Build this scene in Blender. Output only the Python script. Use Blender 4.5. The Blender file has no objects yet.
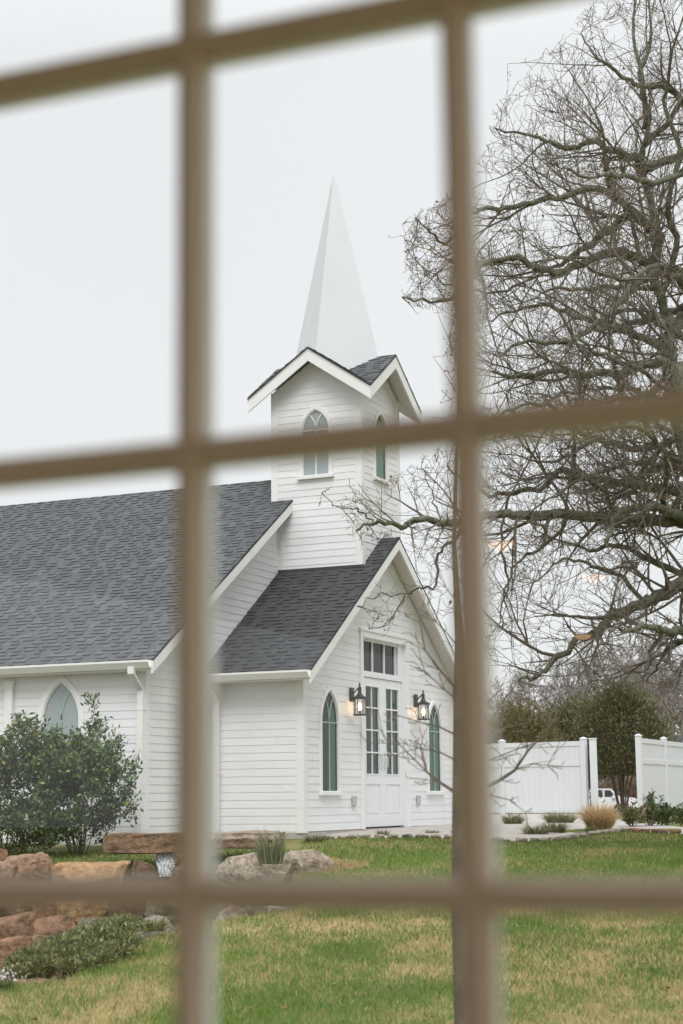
import bpy, math, random
import numpy as np
from mathutils import Vector, Matrix
random.seed(7); NR = np.random.default_rng(7)
S = bpy.context.scene; C = S.collection
rad = math.radians

# ------------------------------------------------------------------ camera frame
F_PX = 1677.1
YAW, PITCH, ROLL = rad(24.2619), rad(9.6914), rad(-0.5734)
CAM = Vector((10.8796, -25.8042, 0.478))
FH = Vector((-math.sin(YAW), math.cos(YAW), 0)); RH = Vector((math.cos(YAW), math.sin(YAW), 0)); UP = Vector((0, 0, 1))
F2 = FH*math.cos(PITCH) + UP*math.sin(PITCH); U2 = -FH*math.sin(PITCH) + UP*math.cos(PITCH)
R3 = RH*math.cos(ROLL) + U2*math.sin(ROLL); U3 = -RH*math.sin(ROLL) + U2*math.cos(ROLL)
def ray(px, py): return F2 + R3*((px-341.5)/F_PX) - U3*((py-512)/F_PX)
def at(px, py, v):
    "real point seen at this bearing, v metres ahead"
    d = ray(px, py); return CAM + d*(v/d.dot(FH))
def hit(px, py, axis, val):
    d = ray(px, py); return CAM + d*((val-CAM[axis])/d[axis])
def W(u, v, z): 
    p = CAM + RH*u + FH*v; return Vector((p.x, p.y, z))
def uv_of(p):
    d = Vector(p)-CAM; return d.dot(RH), d.dot(FH)

def lin(c):
    return tuple(((x/255)/12.92 if x/255 <= .04045 else ((x/255+.055)/1.055)**2.4) for x in c)

# ------------------------------------------------------------------ materials
def new_mat(name):
    m = bpy.data.materials.new(name); m.use_nodes = True
    nt = m.node_tree; b = nt.nodes['Principled BSDF']; return m, nt, b
def mat(name, col, rough=.6, metal=0, noise=0.0, scale=8.0, col2=None, bump=0.0, bscale=None, attr=False, spec=.5, stretch=None):
    m, nt, b = new_mat(name)
    b.inputs['Roughness'].default_value = rough; b.inputs['Metallic'].default_value = metal
    b.inputs['Specular IOR Level'].default_value = spec
    N, L = nt.nodes, nt.links
    tc = N.new('ShaderNodeTexCoord'); src = tc.outputs['Object']
    if stretch:
        mp = N.new('ShaderNodeMapping'); mp.inputs['Scale'].default_value = stretch; L.new(src, mp.inputs['Vector']); src = mp.outputs['Vector']
    base = None
    if attr:
        a = N.new('ShaderNodeAttribute'); a.attribute_name = 'Col'; base = a.outputs['Color']
    if noise > 0 or col2 is not None:
        n = N.new('ShaderNodeTexNoise'); n.inputs['Scale'].default_value = scale; n.inputs['Detail'].default_value = 6
        n.inputs['Roughness'].default_value = .65
        L.new(src, n.inputs['Vector'])
        r = N.new('ShaderNodeMapRange'); r.inputs[1].default_value = .32; r.inputs[2].default_value = .68
        L.new(n.outputs['Fac'], r.inputs[0])
        mx = N.new('ShaderNodeMix'); mx.data_type = 'RGBA'
        c2 = col2 if col2 is not None else tuple(max(0, x*(1-noise)) for x in col)
        if base is not None:
            mx.blend_type = 'MULTIPLY'; mx.inputs[0].default_value = 1
            L.new(base, mx.inputs[6])
            mr = N.new('ShaderNodeMapRange'); mr.inputs[1].default_value = .3; mr.inputs[2].default_value = .7
            mr.inputs[3].default_value = 1-noise; mr.inputs[4].default_value = 1+noise*.5
            L.new(n.outputs['Fac'], mr.inputs[0]); L.new(mr.outputs[0], mx.inputs[7])
        else:
            mx.inputs[6].default_value = (*col, 1); mx.inputs[7].default_value = (*c2, 1)
            L.new(r.outputs[0], mx.inputs[0])
        base = mx.outputs[2]
    if base is not None: L.new(base, b.inputs['Base Color'])
    else: b.inputs['Base Color'].default_value = (*col, 1)
    if bump > 0:
        n2 = N.new('ShaderNodeTexNoise'); n2.inputs['Scale'].default_value = bscale or scale*3; n2.inputs['Detail'].default_value = 8
        L.new(src, n2.inputs['Vector'])
        bp = N.new('ShaderNodeBump'); bp.inputs['Strength'].default_value = bump; bp.inputs['Distance'].default_value = .02
        L.new(n2.outputs['Fac'], bp.inputs['Height']); L.new(bp.outputs['Normal'], b.inputs['Normal'])
    return m
def glass_mat(name, tint, ior=1.5, gain=1.0):
    m = bpy.data.materials.new(name); m.use_nodes = True; nt = m.node_tree; N, L = nt.nodes, nt.links
    N.clear(); o = N.new('ShaderNodeOutputMaterial'); t = N.new('ShaderNodeBsdfTransparent'); g = N.new('ShaderNodeBsdfGlossy')
    g.inputs['Roughness'].default_value = 0.0; g.inputs['Color'].default_value = (gain, gain, gain, 1)
    t.inputs['Color'].default_value = (*tint, 1); f = N.new('ShaderNodeFresnel'); f.inputs['IOR'].default_value = ior
    mx = N.new('ShaderNodeMixShader'); L.new(f.outputs[0], mx.inputs[0]); L.new(t.outputs[0], mx.inputs[1]); L.new(g.outputs[0], mx.inputs[2])
    L.new(mx.outputs[0], o.inputs['Surface']); return m
def emit_mat(name, col, st):
    m, nt, b = new_mat(name); b.inputs['Base Color'].default_value = (*col, 1)
    b.inputs['Emission Color'].default_value = (*col, 1); b.inputs['Emission Strength'].default_value = st; return m
def leaf_mat(name, rough=.45, trans=.25):
    m, nt, b = new_mat(name); N, L = nt.nodes, nt.links
    a = N.new('ShaderNodeAttribute'); a.attribute_name = 'Col'; L.new(a.outputs['Color'], b.inputs['Base Color'])
    b.inputs['Roughness'].default_value = rough
    t = N.new('ShaderNodeBsdfTranslucent'); L.new(a.outputs['Color'], t.inputs['Color'])
    mx = N.new('ShaderNodeMixShader'); mx.inputs[0].default_value = trans
    o = N['Material Output']; L.new(b.outputs[0], mx.inputs[1]); L.new(t.outputs[0], mx.inputs[2]); L.new(mx.outputs[0], o.inputs['Surface'])
    return m

M = {}
M['siding'] = mat('white_siding', (1, 1, 1), .5, noise=.05, scale=1.6, stretch=(1, 1, 3), bump=.04, bscale=30, attr=True)
M['trim'] = mat('white_trim', (.82, .82, .815), .45, noise=.05, scale=2.5, bump=.02, bscale=30)
M['soffit'] = mat('soffit_paint', (.74, .71, .66), .6, noise=.06, scale=3)
M['door'] = mat('door_paint', (.80, .81, .83), .35, noise=.03, scale=2)
M['gutter'] = mat('gutter_metal', (.82, .81, .79), .35, noise=.08, scale=2.2, stretch=(1, 1, 6))
M['shingle'] = mat('shingle', (1, 1, 1), .85, attr=True, noise=.22, scale=60, bump=.25, bscale=240)
M['deck'] = mat('roof_edge', (.055, .06, .068), .8, noise=.2)
M['spire'] = mat('spire_metal', (.64, .66, .675), .45, noise=.05, scale=1.2, stretch=(2, 2, .5))
M['black'] = mat('black_iron', (.018, .016, .015), .45, noise=.3, scale=30)
M['glassw'] = glass_mat('window_glass', (.42, .66, .54), 1.5, .6)
M['glasst'] = glass_mat('tower_glass', (.62, .86, .76), 1.5, .8)
M['glassc'] = glass_mat('lamp_glass', (.92, .92, .90), 1.35, .8)
M['pane'] = glass_mat('clear_pane', (.985, .99, .985), 1.5)
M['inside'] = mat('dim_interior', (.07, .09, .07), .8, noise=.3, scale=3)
M['curtain'] = mat('curtain_cloth', (.60, .72, .64), .8, noise=.15, scale=5, stretch=(8, 8, .5))
M['frost'] = mat('frosted_glass', (.33, .38, .39), .18, noise=.06, scale=2)
M['grille'] = mat('pale_green_grille', (.34, .48, .40), .5, noise=.05)
M['bulb'] = emit_mat('lamp_bulb', (1, .66, .36), 22)
M['lampwarm'] = emit_mat('downlight_lens', (1, .55, .27), 5.5)
M['muntin'] = mat('window_paint', (.80, .66, .54), .5, noise=.05, scale=12)
M['roomwall'] = mat('room_plaster', (.66, .54, .40), .8, noise=.05)
M['roomfloor'] = mat('room_boards', (.30, .21, .13), .5, noise=.2)
M['outlet'] = mat('grey_plastic', (.50, .50, .50), .4, noise=.1)
M['brass'] = mat('handle_nickel', (.70, .70, .70), .3, metal=.6, noise=.1)
M['vinyl'] = mat('white_vinyl', (.68, .70, .715), .4, noise=.04, scale=1.5)
M['bark'] = mat('oak_bark', (.05, .042, .032), .9, scale=11, col2=(.195, .215, .145), bump=1.0, bscale=30)
M['twig'] = mat('oak_twig', (.115, .088, .075), .9, scale=3, col2=(.165, .15, .115))
M['ybark'] = mat('smooth_bark', (.085, .064, .046), .85, scale=9, col2=(.15, .125, .092), bump=.4, bscale=30)
M['fbark'] = mat('hazed_bark', (.20, .178, .165), .9, scale=2, col2=(.29, .27, .25))  # far bark lightened and greyed: distance haze put into the colour
M['stem'] = mat('shrub_stem', (.09, .075, .06), .9, noise=.3, scale=10)
M['leaf'] = leaf_mat('leaf', .5, .18)
M['softleaf'] = leaf_mat('soft_leaf', .6, .25)
M['grass'] = leaf_mat('grass_blade', .6, .35)
M['ground'] = mat('ground_soil', (1, 1, 1), .95, attr=True, noise=.25, scale=9, bump=.5, bscale=40, spec=.1)
M['path'] = mat('path_concrete', (.50, .47, .43), .9, scale=3, col2=(.38, .34, .31), bump=.4, bscale=60)
M['tyre'] = mat('tyre_rubber', (.02, .02, .02), .8, noise=.2)
M['carpaint'] = mat('white_car_paint', (.78, .79, .80), .25, noise=.02)
M['carglass'] = mat('car_glass', (.03, .04, .045), .08, noise=.1)
M['rim'] = mat('wheel_rim', (.45, .45, .46), .35, metal=.7, noise=.1)
M['water'] = mat('falling_water', (.75, .78, .80), .15, noise=.25, scale=14, stretch=(6, 6, .6))

# ------------------------------------------------------------------ mesh builder
class MB:
    def __init__(s): s.v = []; s.f = []; s.c = []; s.mi = []; s.cur = 0; s.col = (1, 1, 1)
    def face(s, pts, col=None):
        i = len(s.v); s.v += [tuple(p) for p in pts]; s.f.append(tuple(range(i, i+len(pts)))); s.c.append(col or s.col); s.mi.append(s.cur)
    def raw(s, vs, fs, col=None):
        i = len(s.v); s.v += [tuple(p) for p in vs]
        for f in fs: s.f.append(tuple(i+k for k in f)); s.c.append(col or s.col); s.mi.append(s.cur)
    def box(s, x0, x1, y0, y1, z0, z1, T=None):
        vs = [Vector((x, y, z)) for z in (z0, z1) for y in (y0, y1) for x in (x0, x1)]
        if T: vs = [T(p) for p in vs]
        s.raw(vs, [(0, 2, 3, 1), (4, 5, 7, 6), (0, 1, 5, 4), (2, 6, 7, 3), (0, 4, 6, 2), (1, 3, 7, 5)])
    def prism(s, pts, d):
        "polygon (3D points) extruded by vector d"
        d = Vector(d); n = len(pts); a = [Vector(p) for p in pts]; b = [p+d for p in a]
        s.raw(a+b, [tuple(range(n))[::-1], tuple(range(n, 2*n))] + [(i, (i+1) % n, n+(i+1) % n, n+i) for i in range(n)])
    def band(s, A, B, d, closed=False):
        "strip between two equal-length polylines, extruded by d"
        d = Vector(d); n = len(A)
        for i in range(n if closed else n-1):
            j = (i+1) % n
            a, b, c, e = [Vector(q) for q in (A[i], A[j], B[j], B[i])]
            s.prism([a, b, c, e], d)
    def tube(s, P, R, n=6, cap=True):
        P = [Vector(p) for p in P]; m = len(P); base = len(s.v); up = None
        for i, p in enumerate(P):
            t = (P[min(i+1, m-1)]-P[max(i-1, 0)])
            if t.length < 1e-9: t = Vector((0, 0, 1))
            t.normalize()
            if up is None:
                up = Vector((1, 0, 0)) if abs(t.x) < .8 else Vector((0, 1, 0))
            a = (up - t*up.dot(t)); a.normalize(); up = a; b = t.cross(a); r = R[i] if hasattr(R, '__len__') else R
            for k in range(n):
                th = 2*math.pi*k/n; q = p + a*(r*math.cos(th)) + b*(r*math.sin(th)); s.v.append((q.x, q.y, q.z))
        for i in range(m-1):
            for k in range(n):
                k2 = (k+1) % n; s.f.append((base+i*n+k, base+i*n+k2, base+(i+1)*n+k2, base+(i+1)*n+k)); s.c.append(s.col); s.mi.append(s.cur)
        if cap:
            s.f.append(tuple(base+k for k in range(n))[::-1]); s.f.append(tuple(base+(m-1)*n+k for k in range(n)))
            s.c += [s.col]*2; s.mi += [s.cur]*2
    def lathe(s, prof, c, n=16):
        c = Vector(c); vs = []; fs = []
        for r, z in prof:
            for k in range(n):
                a = 2*math.pi*k/n; vs.append(c+Vector((r*math.cos(a), r*math.sin(a), z)))
        for i in range(len(prof)-1):
            for k in range(n):
                k2 = (k+1) % n; fs.append((i*n+k, i*n+k2, (i+1)*n+k2, (i+1)*n+k))
        fs.append(tuple(range(n))[::-1]); fs.append(tuple((len(prof)-1)*n+k for k in range(n)))
        s.raw(vs, fs)
    def build(s, name, mats, parent=None, smooth=False, color=False):
        me = bpy.data.meshes.new(name); me.from_pydata(s.v, [], s.f)
        if not isinstance(mats, (list, tuple)): mats = [mats]
        for m in mats: me.materials.append(m)
        if len(mats) > 1: me.polygons.foreach_set('material_index', s.mi)
        if color:
            at_ = me.color_attributes.new('Col', 'FLOAT_COLOR', 'CORNER')
            arr = []
            for f, c in zip(s.f, s.c): arr += [c[0], c[1], c[2], 1.0]*len(f)
            at_.data.foreach_set('color', arr)
        if smooth: me.polygons.foreach_set('use_smooth', [True]*len(me.polygons))
        me.update(); o = bpy.data.objects.new(name, me); C.objects.link(o)
        if parent: put(o, parent)
        return o
def put(o, parent):
    o.parent = parent; 
    pm = Matrix.Translation(parent.location) if parent.parent is None else Matrix.Translation(parent.parent.location)
    o.matrix_parent_inverse = pm.inverted()
def tag(o, label=None, cat=None, group=None, kind=None):
    if label: o['label'] = label
    if cat: o['category'] = cat
    if group: o['group'] = group
    if kind: o['kind'] = kind
    return o
def thing(name, loc, label, cat, group=None):
    o = bpy.data.objects.new(name, None); C.objects.link(o); o.location = loc; o.empty_display_size = .2
    return tag(o, label, cat, group)
def np_mesh(name, V, Fc, material, parent=None, col=None, smooth=False):
    "V (n,3), Fc (m,k) all faces of k corners; col per face"
    me = bpy.data.meshes.new(name); m, k = Fc.shape
    me.vertices.add(len(V)); me.vertices.foreach_set('co', V.astype(np.float32).ravel())
    me.loops.add(m*k); me.loops.foreach_set('vertex_index', Fc.astype(np.int32).ravel())
    me.polygons.add(m); me.polygons.foreach_set('loop_start', np.arange(0, m*k, k, dtype=np.int32))
    me.polygons.foreach_set('loop_total', np.full(m, k, dtype=np.int32))
    me.materials.append(material)
    if col is not None:
        a = me.color_attributes.new('Col', 'FLOAT_COLOR', 'CORNER')
        cc = np.ones((m, k, 4), np.float32); cc[:, :, :3] = col[:, None, :] if col.ndim == 2 else col; a.data.foreach_set('color', cc.ravel())
    if smooth: me.polygons.foreach_set('use_smooth', np.ones(m, dtype=bool))
    me.update(calc_edges=True); me.validate(); o = bpy.data.objects.new(name, me); C.objects.link(o)
    if parent: put(o, parent)
    return o

def vnoise(x, y, seed=0):
    xi = np.floor(x).astype(np.int64); yi = np.floor(y).astype(np.int64); fx = x-xi; fy = y-yi
    def h(a, b):
        n = (a*374761393 + b*668265263 + seed*982451653) & 0x7fffffff
        n = ((n ^ (n >> 13))*1274126177) & 0x7fffffff
        return ((n ^ (n >> 16)) & 0xffff)/65535.0
    sx = fx*fx*(3-2*fx); sy = fy*fy*(3-2*fy)
    return (h(xi, yi)*(1-sx)+h(xi+1, yi)*sx)*(1-sy) + (h(xi, yi+1)*(1-sx)+h(xi+1, yi+1)*sx)*sy
def fbm(x, y, seed=0, o=4):
    t = 0; a = .5; w = 0
    for i in range(o):
        t = t + a*vnoise(x*2**i, y*2**i, seed+i*17); w += a; a *= .55
    return t/w

# ------------------------------------------------------------------ terrain
GV = np.array([-60, 0, 9, 11, 14, 20, 24, 26.5, 40, 60, 120, 300, 2000.]); GZ = np.array([-1.12, -1.12, -1.0, -.93, -.74, -.40, -.16, -.04, .06, -.1, -1.0, -2.0, -6.])
EDGE_L = [(-260, 1030), (-60, 995), (0, 987), (30, 985), (62, 983), (98, 967), (130, 947), (175, 928), (235, 918), (290, 911)]
def _flat(px, py):
    d = ray(px, py); k = d.dot(FH)
    for i in range(3000):
        v = 6+i*.01; p = CAM+d*(v/k)
        if p.z <= np.interp(v, GV, GZ): break
    return uv_of(p)
EU, EV = np.array([_flat(*q) for q in EDGE_L]).T
EU = np.append(EU, .05); EV = np.append(EV, EV[-1]+2.5)
def basin(u, v):
    "0 on the lawn .. 1 down in the rock basin left of the lawn's edge"
    ve = np.interp(u, EU, EV, right=60)
    d = (v-ve)*.55
    a = np.clip(d/.45, 0, 1); a = a*a*(3-2*a)
    b = np.clip((21.5-v)/3.5, 0, 1); b = b*b*(3-2*b)
    c = np.clip((.0-u)/.8, 0, 1)
    return a*b*c
def ground_z(u, v):
    u = np.asarray(u, float); v = np.asarray(v, float)
    z = np.interp(v, GV, GZ) + .05*(fbm(u*.5+40, v*.5+40, 3)-.5)*np.clip(v/10, 0, 1)*np.clip((24-v)/3, 0, 1)
    # the lawn rolls down a little towards the edge
    ve = np.interp(u, EU, EV, right=60); r = 0*np.clip(1-(ve-v)/2.2, 0, 1)*np.clip((.2-u)/.8, 0, 1)*np.clip((18-v)/2, 0, 1)
    z = z - .10*r*r - .55*basin(u, v)
    return z
def gz(u, v): return float(ground_z(np.array([u]), np.array([v]))[0])
def ground_at(px, py):
    "where the line of sight meets the terrain"
    d = ray(px, py); k = d.dot(FH); lo = None
    for i in range(1, 4000):
        v = 6+i*.03; p = CAM+d*(v/k); u = uv_of(p)[0]
        if p.z <= gz(u, v): return p
    return at(px, py, 60)
def straw(u, v):
    a = fbm(u*1.25+11, v*.85+5, 5); b = fbm(u*4.3+3, v*2.6+9, 9); c = fbm(u*.35+2, v*.3+1, 13)
    return np.clip((a*.5+b*.32+c*.18-.385)/.26, 0, 1)

def sheet():
    us = np.concatenate([[-1500, -600, -250, -100, -50, -30, -20, -14], np.arange(-10, -4.41, .2), np.arange(-4.3, .61, .06), np.arange(.7, 10.01, .2), [12, 16, 22, 32, 50, 100, 250, 600, 1500]])
    vs = np.concatenate([[-60, -20, -5, 2, 6], np.arange(8, 11, .2), np.arange(11, 18.6, .06), np.arange(18.6, 30, .2), np.arange(30, 60, 2), [65, 75, 90, 110, 140, 200, 300, 500, 900, 2000]])
    U, V = np.meshgrid(us, vs); Z = ground_z(U.ravel(), V.ravel()); U = U.ravel(); V = V.ravel()
    P = np.array(CAM)[None, :] + U[:, None]*np.array(RH) + V[:, None]*np.array(FH); P[:, 2] = Z
    nu, nv = len(us), len(vs); i = np.arange((nu)*(nv)).reshape(nv, nu)
    Fc = np.stack([i[:-1, :-1], i[:-1, 1:], i[1:, 1:], i[1:, :-1]], -1).reshape(-1, 4)
    st = (straw(U, V)*np.clip(1.2-(V-12)*.05, .45, 1))[:, None]
    g = np.array([[.10, .145, .030]]); s_ = np.array([[.36, .285, .14]])
    col = g*(1-st)+s_*st
    far = ((V > 31) | (np.abs(U) > 40))[:, None]
    col = np.where(far, np.array([[.16, .145, .075]])*(.8+.4*fbm(U*.2, V*.2, 2))[:, None], col)
    far2 = (V > 62)[:, None]
    col = np.where(far2, np.array([[.17, .125, .085]])*(.7+.6*fbm(U*.3, V*.1, 4))[:, None], col)
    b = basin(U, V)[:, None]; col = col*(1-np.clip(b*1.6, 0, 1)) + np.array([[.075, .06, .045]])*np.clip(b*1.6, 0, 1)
    soil = (np.exp(-(((U+.15)/.55)**2+((V-21.2)/.9)**2))*(.6+.8*fbm(U*2, V*2, 8)))[:, None]; soil = np.clip(soil*1.4-.3, 0, 1)
    col = col*(1-soil)+np.array([[.27, .15, .085]])*soil
    bed = ((V > 20.3) & (V < 24) & (U < -1.0))[:, None]*.75
    col = col*(1-bed)+np.array([[.10, .095, .045]])*bed
    fc = col[Fc]
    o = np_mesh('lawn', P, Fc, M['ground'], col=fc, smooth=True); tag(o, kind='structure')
sheet()

# grass blades
PATH_UV = []   # filled below (lawn / path boundary)
EDGE_PX = [(303, 842), (330, 839.5), (370, 839), (410, 838.5), (450, 839), (480, 840.5), (508, 842.5), (535, 842.5), (560, 841), (580, 837.5), (600, 834.5), (624, 832), (650, 833.5), (683, 835), (715, 837)]
EDGE = []
for a in EDGE_PX:
    p = ground_at(*a); EDGE.append(uv_of(p))
EDGE_U = np.array([e[0] for e in EDGE]); EDGE_V = np.array([e[1] for e in EDGE])
def blades():
    U = []; V = []
    for (v0, v1, dens) in ((9.6, 12, 3000), (12, 15, 2600), (15, 19, 1500), (19, 23, 1000), (23, 27.5, 800)):
        w = 2*(.235*v1); n = int((v1-v0)*w*dens)
        v = NR.uniform(v0, v1, n); u = NR.uniform(-1, 1, n)*(.225*v+.15); U.append(u); V.append(v)
    U = np.concatenate(U); V = np.concatenate(V)
    ok = basin(U, V) < .12
    ev = np.interp(U, EDGE_U, EDGE_V, left=23.2); ok &= V < ev-.05
    ok &= ~((((U+.15)/.45)**2+((V-21.2)/.75)**2 < 1) & (NR.random(len(U)) < .8))
    dens = .55+.45*fbm(U*1.3, V*1.3, 31); ok &= NR.random(len(U)) < dens*1.15
    U = U[ok]; V = V[ok]; n = len(U)
    st = straw(U, V); isst = NR.random(n) < (st*.70+.10)*np.clip(1.25-(V-12)*.045, .55, 1.1)
    h = np.where(isst, NR.uniform(.02, .045, n), NR.uniform(.025, .06, n))*(.8+.6*fbm(U*.8, V*.8, 77)); w = NR.uniform(.0028, .0055, n)*np.clip(V/11, 1, 2)
    ang = NR.uniform(0, 2*math.pi, n); lean = NR.uniform(.1, .9, n)*h; la = NR.uniform(0, 2*math.pi, n)
    P = np.array(CAM)[None]+U[:, None]*np.array(RH)+V[:, None]*np.array(FH); P[:, 2] = ground_z(U, V)-.003
    d = np.stack([np.cos(ang), np.sin(ang), 0*ang], 1)*w[:, None]
    tip = P + np.stack([np.cos(la)*lean, np.sin(la)*lean, h], 1)
    VV = np.stack([P-d, P+d, tip], 1).reshape(-1, 3); Fc = np.arange(3*n).reshape(n, 3)
    g1 = np.array([.115, .205, .032]); g2 = np.array([.19, .275, .055]); s1 = np.array([.56, .45, .24]); s2 = np.array([.40, .31, .15])
    t = NR.random(n)[:, None]; lush = fbm(U*.45+7, V*.45, 55)[:, None]
    col = np.where(isst[:, None], s1*t+s2*(1-t), (g1*t+g2*(1-t))*(.7+.6*lush))
    o = np_mesh('grass', VV, Fc, M['grass'], col=col); tag(o, kind='stuff')
blades()
def litter():
    n = 420; rg = np.random.default_rng(12); V = rg.uniform(10, 24, n); U = rg.uniform(-1, 1, n)*V*.22; ok = (basin(U, V) < .05) & (V < np.interp(U, EDGE_U, EDGE_V, left=20)-.2); U, V = U[ok], V[ok]; n = len(U)
    P = np.array(CAM)[None]+U[:, None]*np.array(RH)+V[:, None]*np.array(FH); P[:, 2] = ground_z(U, V)+.03
    a = rg.uniform(0, 6.28, n); d = np.stack([np.cos(a), np.sin(a), rg.uniform(-.2, .5, n)], 1); sd = np.stack([-np.sin(a), np.cos(a), rg.uniform(-.3, .3, n)], 1); L_ = rg.uniform(.03, .07, n)[:, None]
    VV = np.stack([P, P+d*L_*.5+sd*L_*.3, P+d*L_, P+d*L_*.5-sd*L_*.3], 1).reshape(-1, 3)
    cl = np.array([(.16, .075, .035), (.22, .12, .05), (.10, .05, .03), (.28, .19, .10)]); col = cl[rg.integers(0, 4, n)]
    o = np_mesh('fallen_leaves', VV, np.arange(4*n).reshape(n, 4), M['softleaf'], col=col); tag(o, kind='stuff')
litter()

# ------------------------------------------------------------------ clip helpers for siding and shingles
def clip(poly, a, b, c):
    "keep a*x+b*y<=c"
    out = []; n = len(poly)
    for i in range(n):
        p, q = poly[i], poly[(i+1) % n]; dp = a*p[0]+b*p[1]-c; dq = a*q[0]+b*q[1]-c
        if dp <= 0: out.append(p)
        if (dp < 0 < dq) or (dq < 0 < dp):
            t = dp/(dp-dq); out.append((p[0]+(q[0]-p[0])*t, p[1]+(q[1]-p[1])*t))
    return out
def lap(mb, O, e, q, n, poly, expo, z0, lo, hi, cutter, breaks=()):
    "overlapping courses clipped to a convex polygon in the (e,q) plane; cutter(band)->list of (s0,s1)"
    ys = [p[1] for p in poly]; k0 = math.floor((min(ys)-z0)/expo); k1 = math.ceil((max(ys)-z0)/expo)
    for k in range(k0, k1):
        a, b = z0+k*expo, z0+(k+1)*expo
        cuts = [a]+sorted(c for c in breaks if a+1e-4 < c < b-1e-4)+[b]
        for a_, b_ in zip(cuts[:-1], cuts[1:]):
          band = clip(clip(poly, 0, -1, -a_), 0, 1, b_)
          if len(band) < 3: continue
          s0 = min(p[0] for p in band); s1 = max(p[0] for p in band)
          for (c0, c1, th, col) in cutter(k, a_, b_, s0, s1):
            pc = clip(clip(band, -1, 0, -c0), 1, 0, c1)
            if len(pc) < 3: continue
            def pos(p, extra=0): 
                t = (p[1]-a)/expo
                return O+e*p[0]+q*p[1]+n*(lo+(th-lo)*(1-t)+extra)
            mb.face([pos(p) for p in pc], col)
            low = [p for p in pc if abs(p[1]-a) < 1e-6]
            if len(low) >= 2:
                l0 = min(low); l1 = max(low)
                if l1[0]-l0[0] > 1e-4:
                    A, B = pos(l0), pos(l1); mb.face([A, A-n*(th-lo+.002), B-n*(th-lo+.002), B], col)
def siding(mb, O, e, n, poly, holes=(), expo=.1165, th=.0085):
    q = UP; rnd = random.Random(int(abs(O[0])*91+abs(O[1])*37+len(holes)))
    def cutter(k, a, b, s0, s1):
        segs = [(s0-.01, s1+.01)]
        for h in holes:
            iv = h((a+b)/2)
            if not iv: continue
            ns = []
            for (x, y) in segs:
                if iv[1] <= x or iv[0] >= y: ns.append((x, y)); continue
                if iv[0] > x: ns.append((x, iv[0]))
                if iv[1] < y: ns.append((iv[1], y))
            segs = ns
        out = []
        for x, y in segs:
            cut = x+rnd.uniform(.6, 3.6)
            while x < y:
                e_ = min(cut, y); g_ = rnd.uniform(.955, 1.0); out.append((x, e_-(.0012 if e_ < y else 0), th, (g_*.80, g_*.802, g_*rnd.uniform(.81, .825)))); x = e_; cut = x+rnd.uniform(2.6, 3.7)
        return out
    br = []
    for h in holes: br += h.breaks
    lap(mb, Vector(O), Vector(e), q, Vector(n), poly, expo, 0, .002, th, cutter, br)
def shingles(mb, P3, eave_dir, base, expo=.112):
    "P3 convex polygon in 3D"
    P3 = [Vector(p) for p in P3]; e = Vector(eave_dir).normalized()
    n = (P3[1]-P3[0]).cross(P3[2]-P3[0]).normalized()
    if n.z < 0: n = -n
    q = n.cross(e); 
    if q.z < 0: q = -q
    O = min(P3, key=lambda p: p.z)
    poly = [((p-O).dot(e), (p-O).dot(q)) for p in P3]
    rnd = random.Random(int(abs(O.x*991+O.y*313+O.z*77)))
    def cutter(k, a, b, s0, s1):
        x = s0-rnd.uniform(0, .3); out = []; hi = False; drift = rnd.uniform(.94, 1.06)
        while x < s1:
            w = rnd.choice((.09, .11, .13, .15, .18)); hi = (not hi) if rnd.random() < .86 else hi
            t = .015 if hi else .004
            b_ = base*drift*rnd.choice((.84, .92, .97, 1.0, 1.06, 1.16)); 
            out.append((x, x+w, t, (b_*.94, b_*.99, b_*1.07))); x += w
        return out
    lap(mb, O, e, q, n, poly, expo, -.02, .002, .014, cutter)

# ------------------------------------------------------------------ the chapel
w, ov, zr1, m1, e1 = 3.142, .311, 4.7954, .6956, .3643
Lv, nW, ov2, zr2, m2, e2 = 1.5537, 5.0855, .2774, 5.9817, .6612, .2714
xt0, xt1, st, ot, zt, mt = -1.648, -.022, .818, .3228, 7.9647, .6779
XC = (xt0+xt1)/2; OT = st+ot; XB = -15.0
CH = thing('chapel', (-6, 0, -.1), 'white clapboard chapel with grey shingle roofs, square bell tower and pointed white spire', 'chapel')
EX, EY = Vector((1, 0, 0)), Vector((0, 1, 0))

def arch_pts(a, zs, za, off=0.0, n=12):
    "right half of a pointed arch from the springing up to the apex, offset outwards by off"
    h = za-zs; R = (a*a+h*h)/(2*a); cx = a-R; Ro = R+off
    t1 = math.acos(max(-1, min(1, -cx/Ro)))
    return [(cx+Ro*math.cos(t1*i/n), zs+Ro*math.sin(t1*i/n)) for i in range(n+1)]
def arch_hole(sc, a, z0, zs, za):
    def f(z):
        if z < z0 or z > za: return None
        if z <= zs: return (sc-a, sc+a)
        h = za-zs; R = (a*a+h*h)/(2*a); cx = a-R; t = (z-zs)
        x = cx+math.sqrt(max(0, R*R-t*t)); return (sc-x, sc+x) if x > 0 else None
    f.breaks = [z0]+[zs+(za-zs)*i/8 for i in range(9)]
    return f
def rect_hole(s0, s1, z0, z1):
    f = lambda z: (s0, s1) if z0 <= z <= z1 else None
    f.breaks = [z0, z1]; return f

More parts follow.
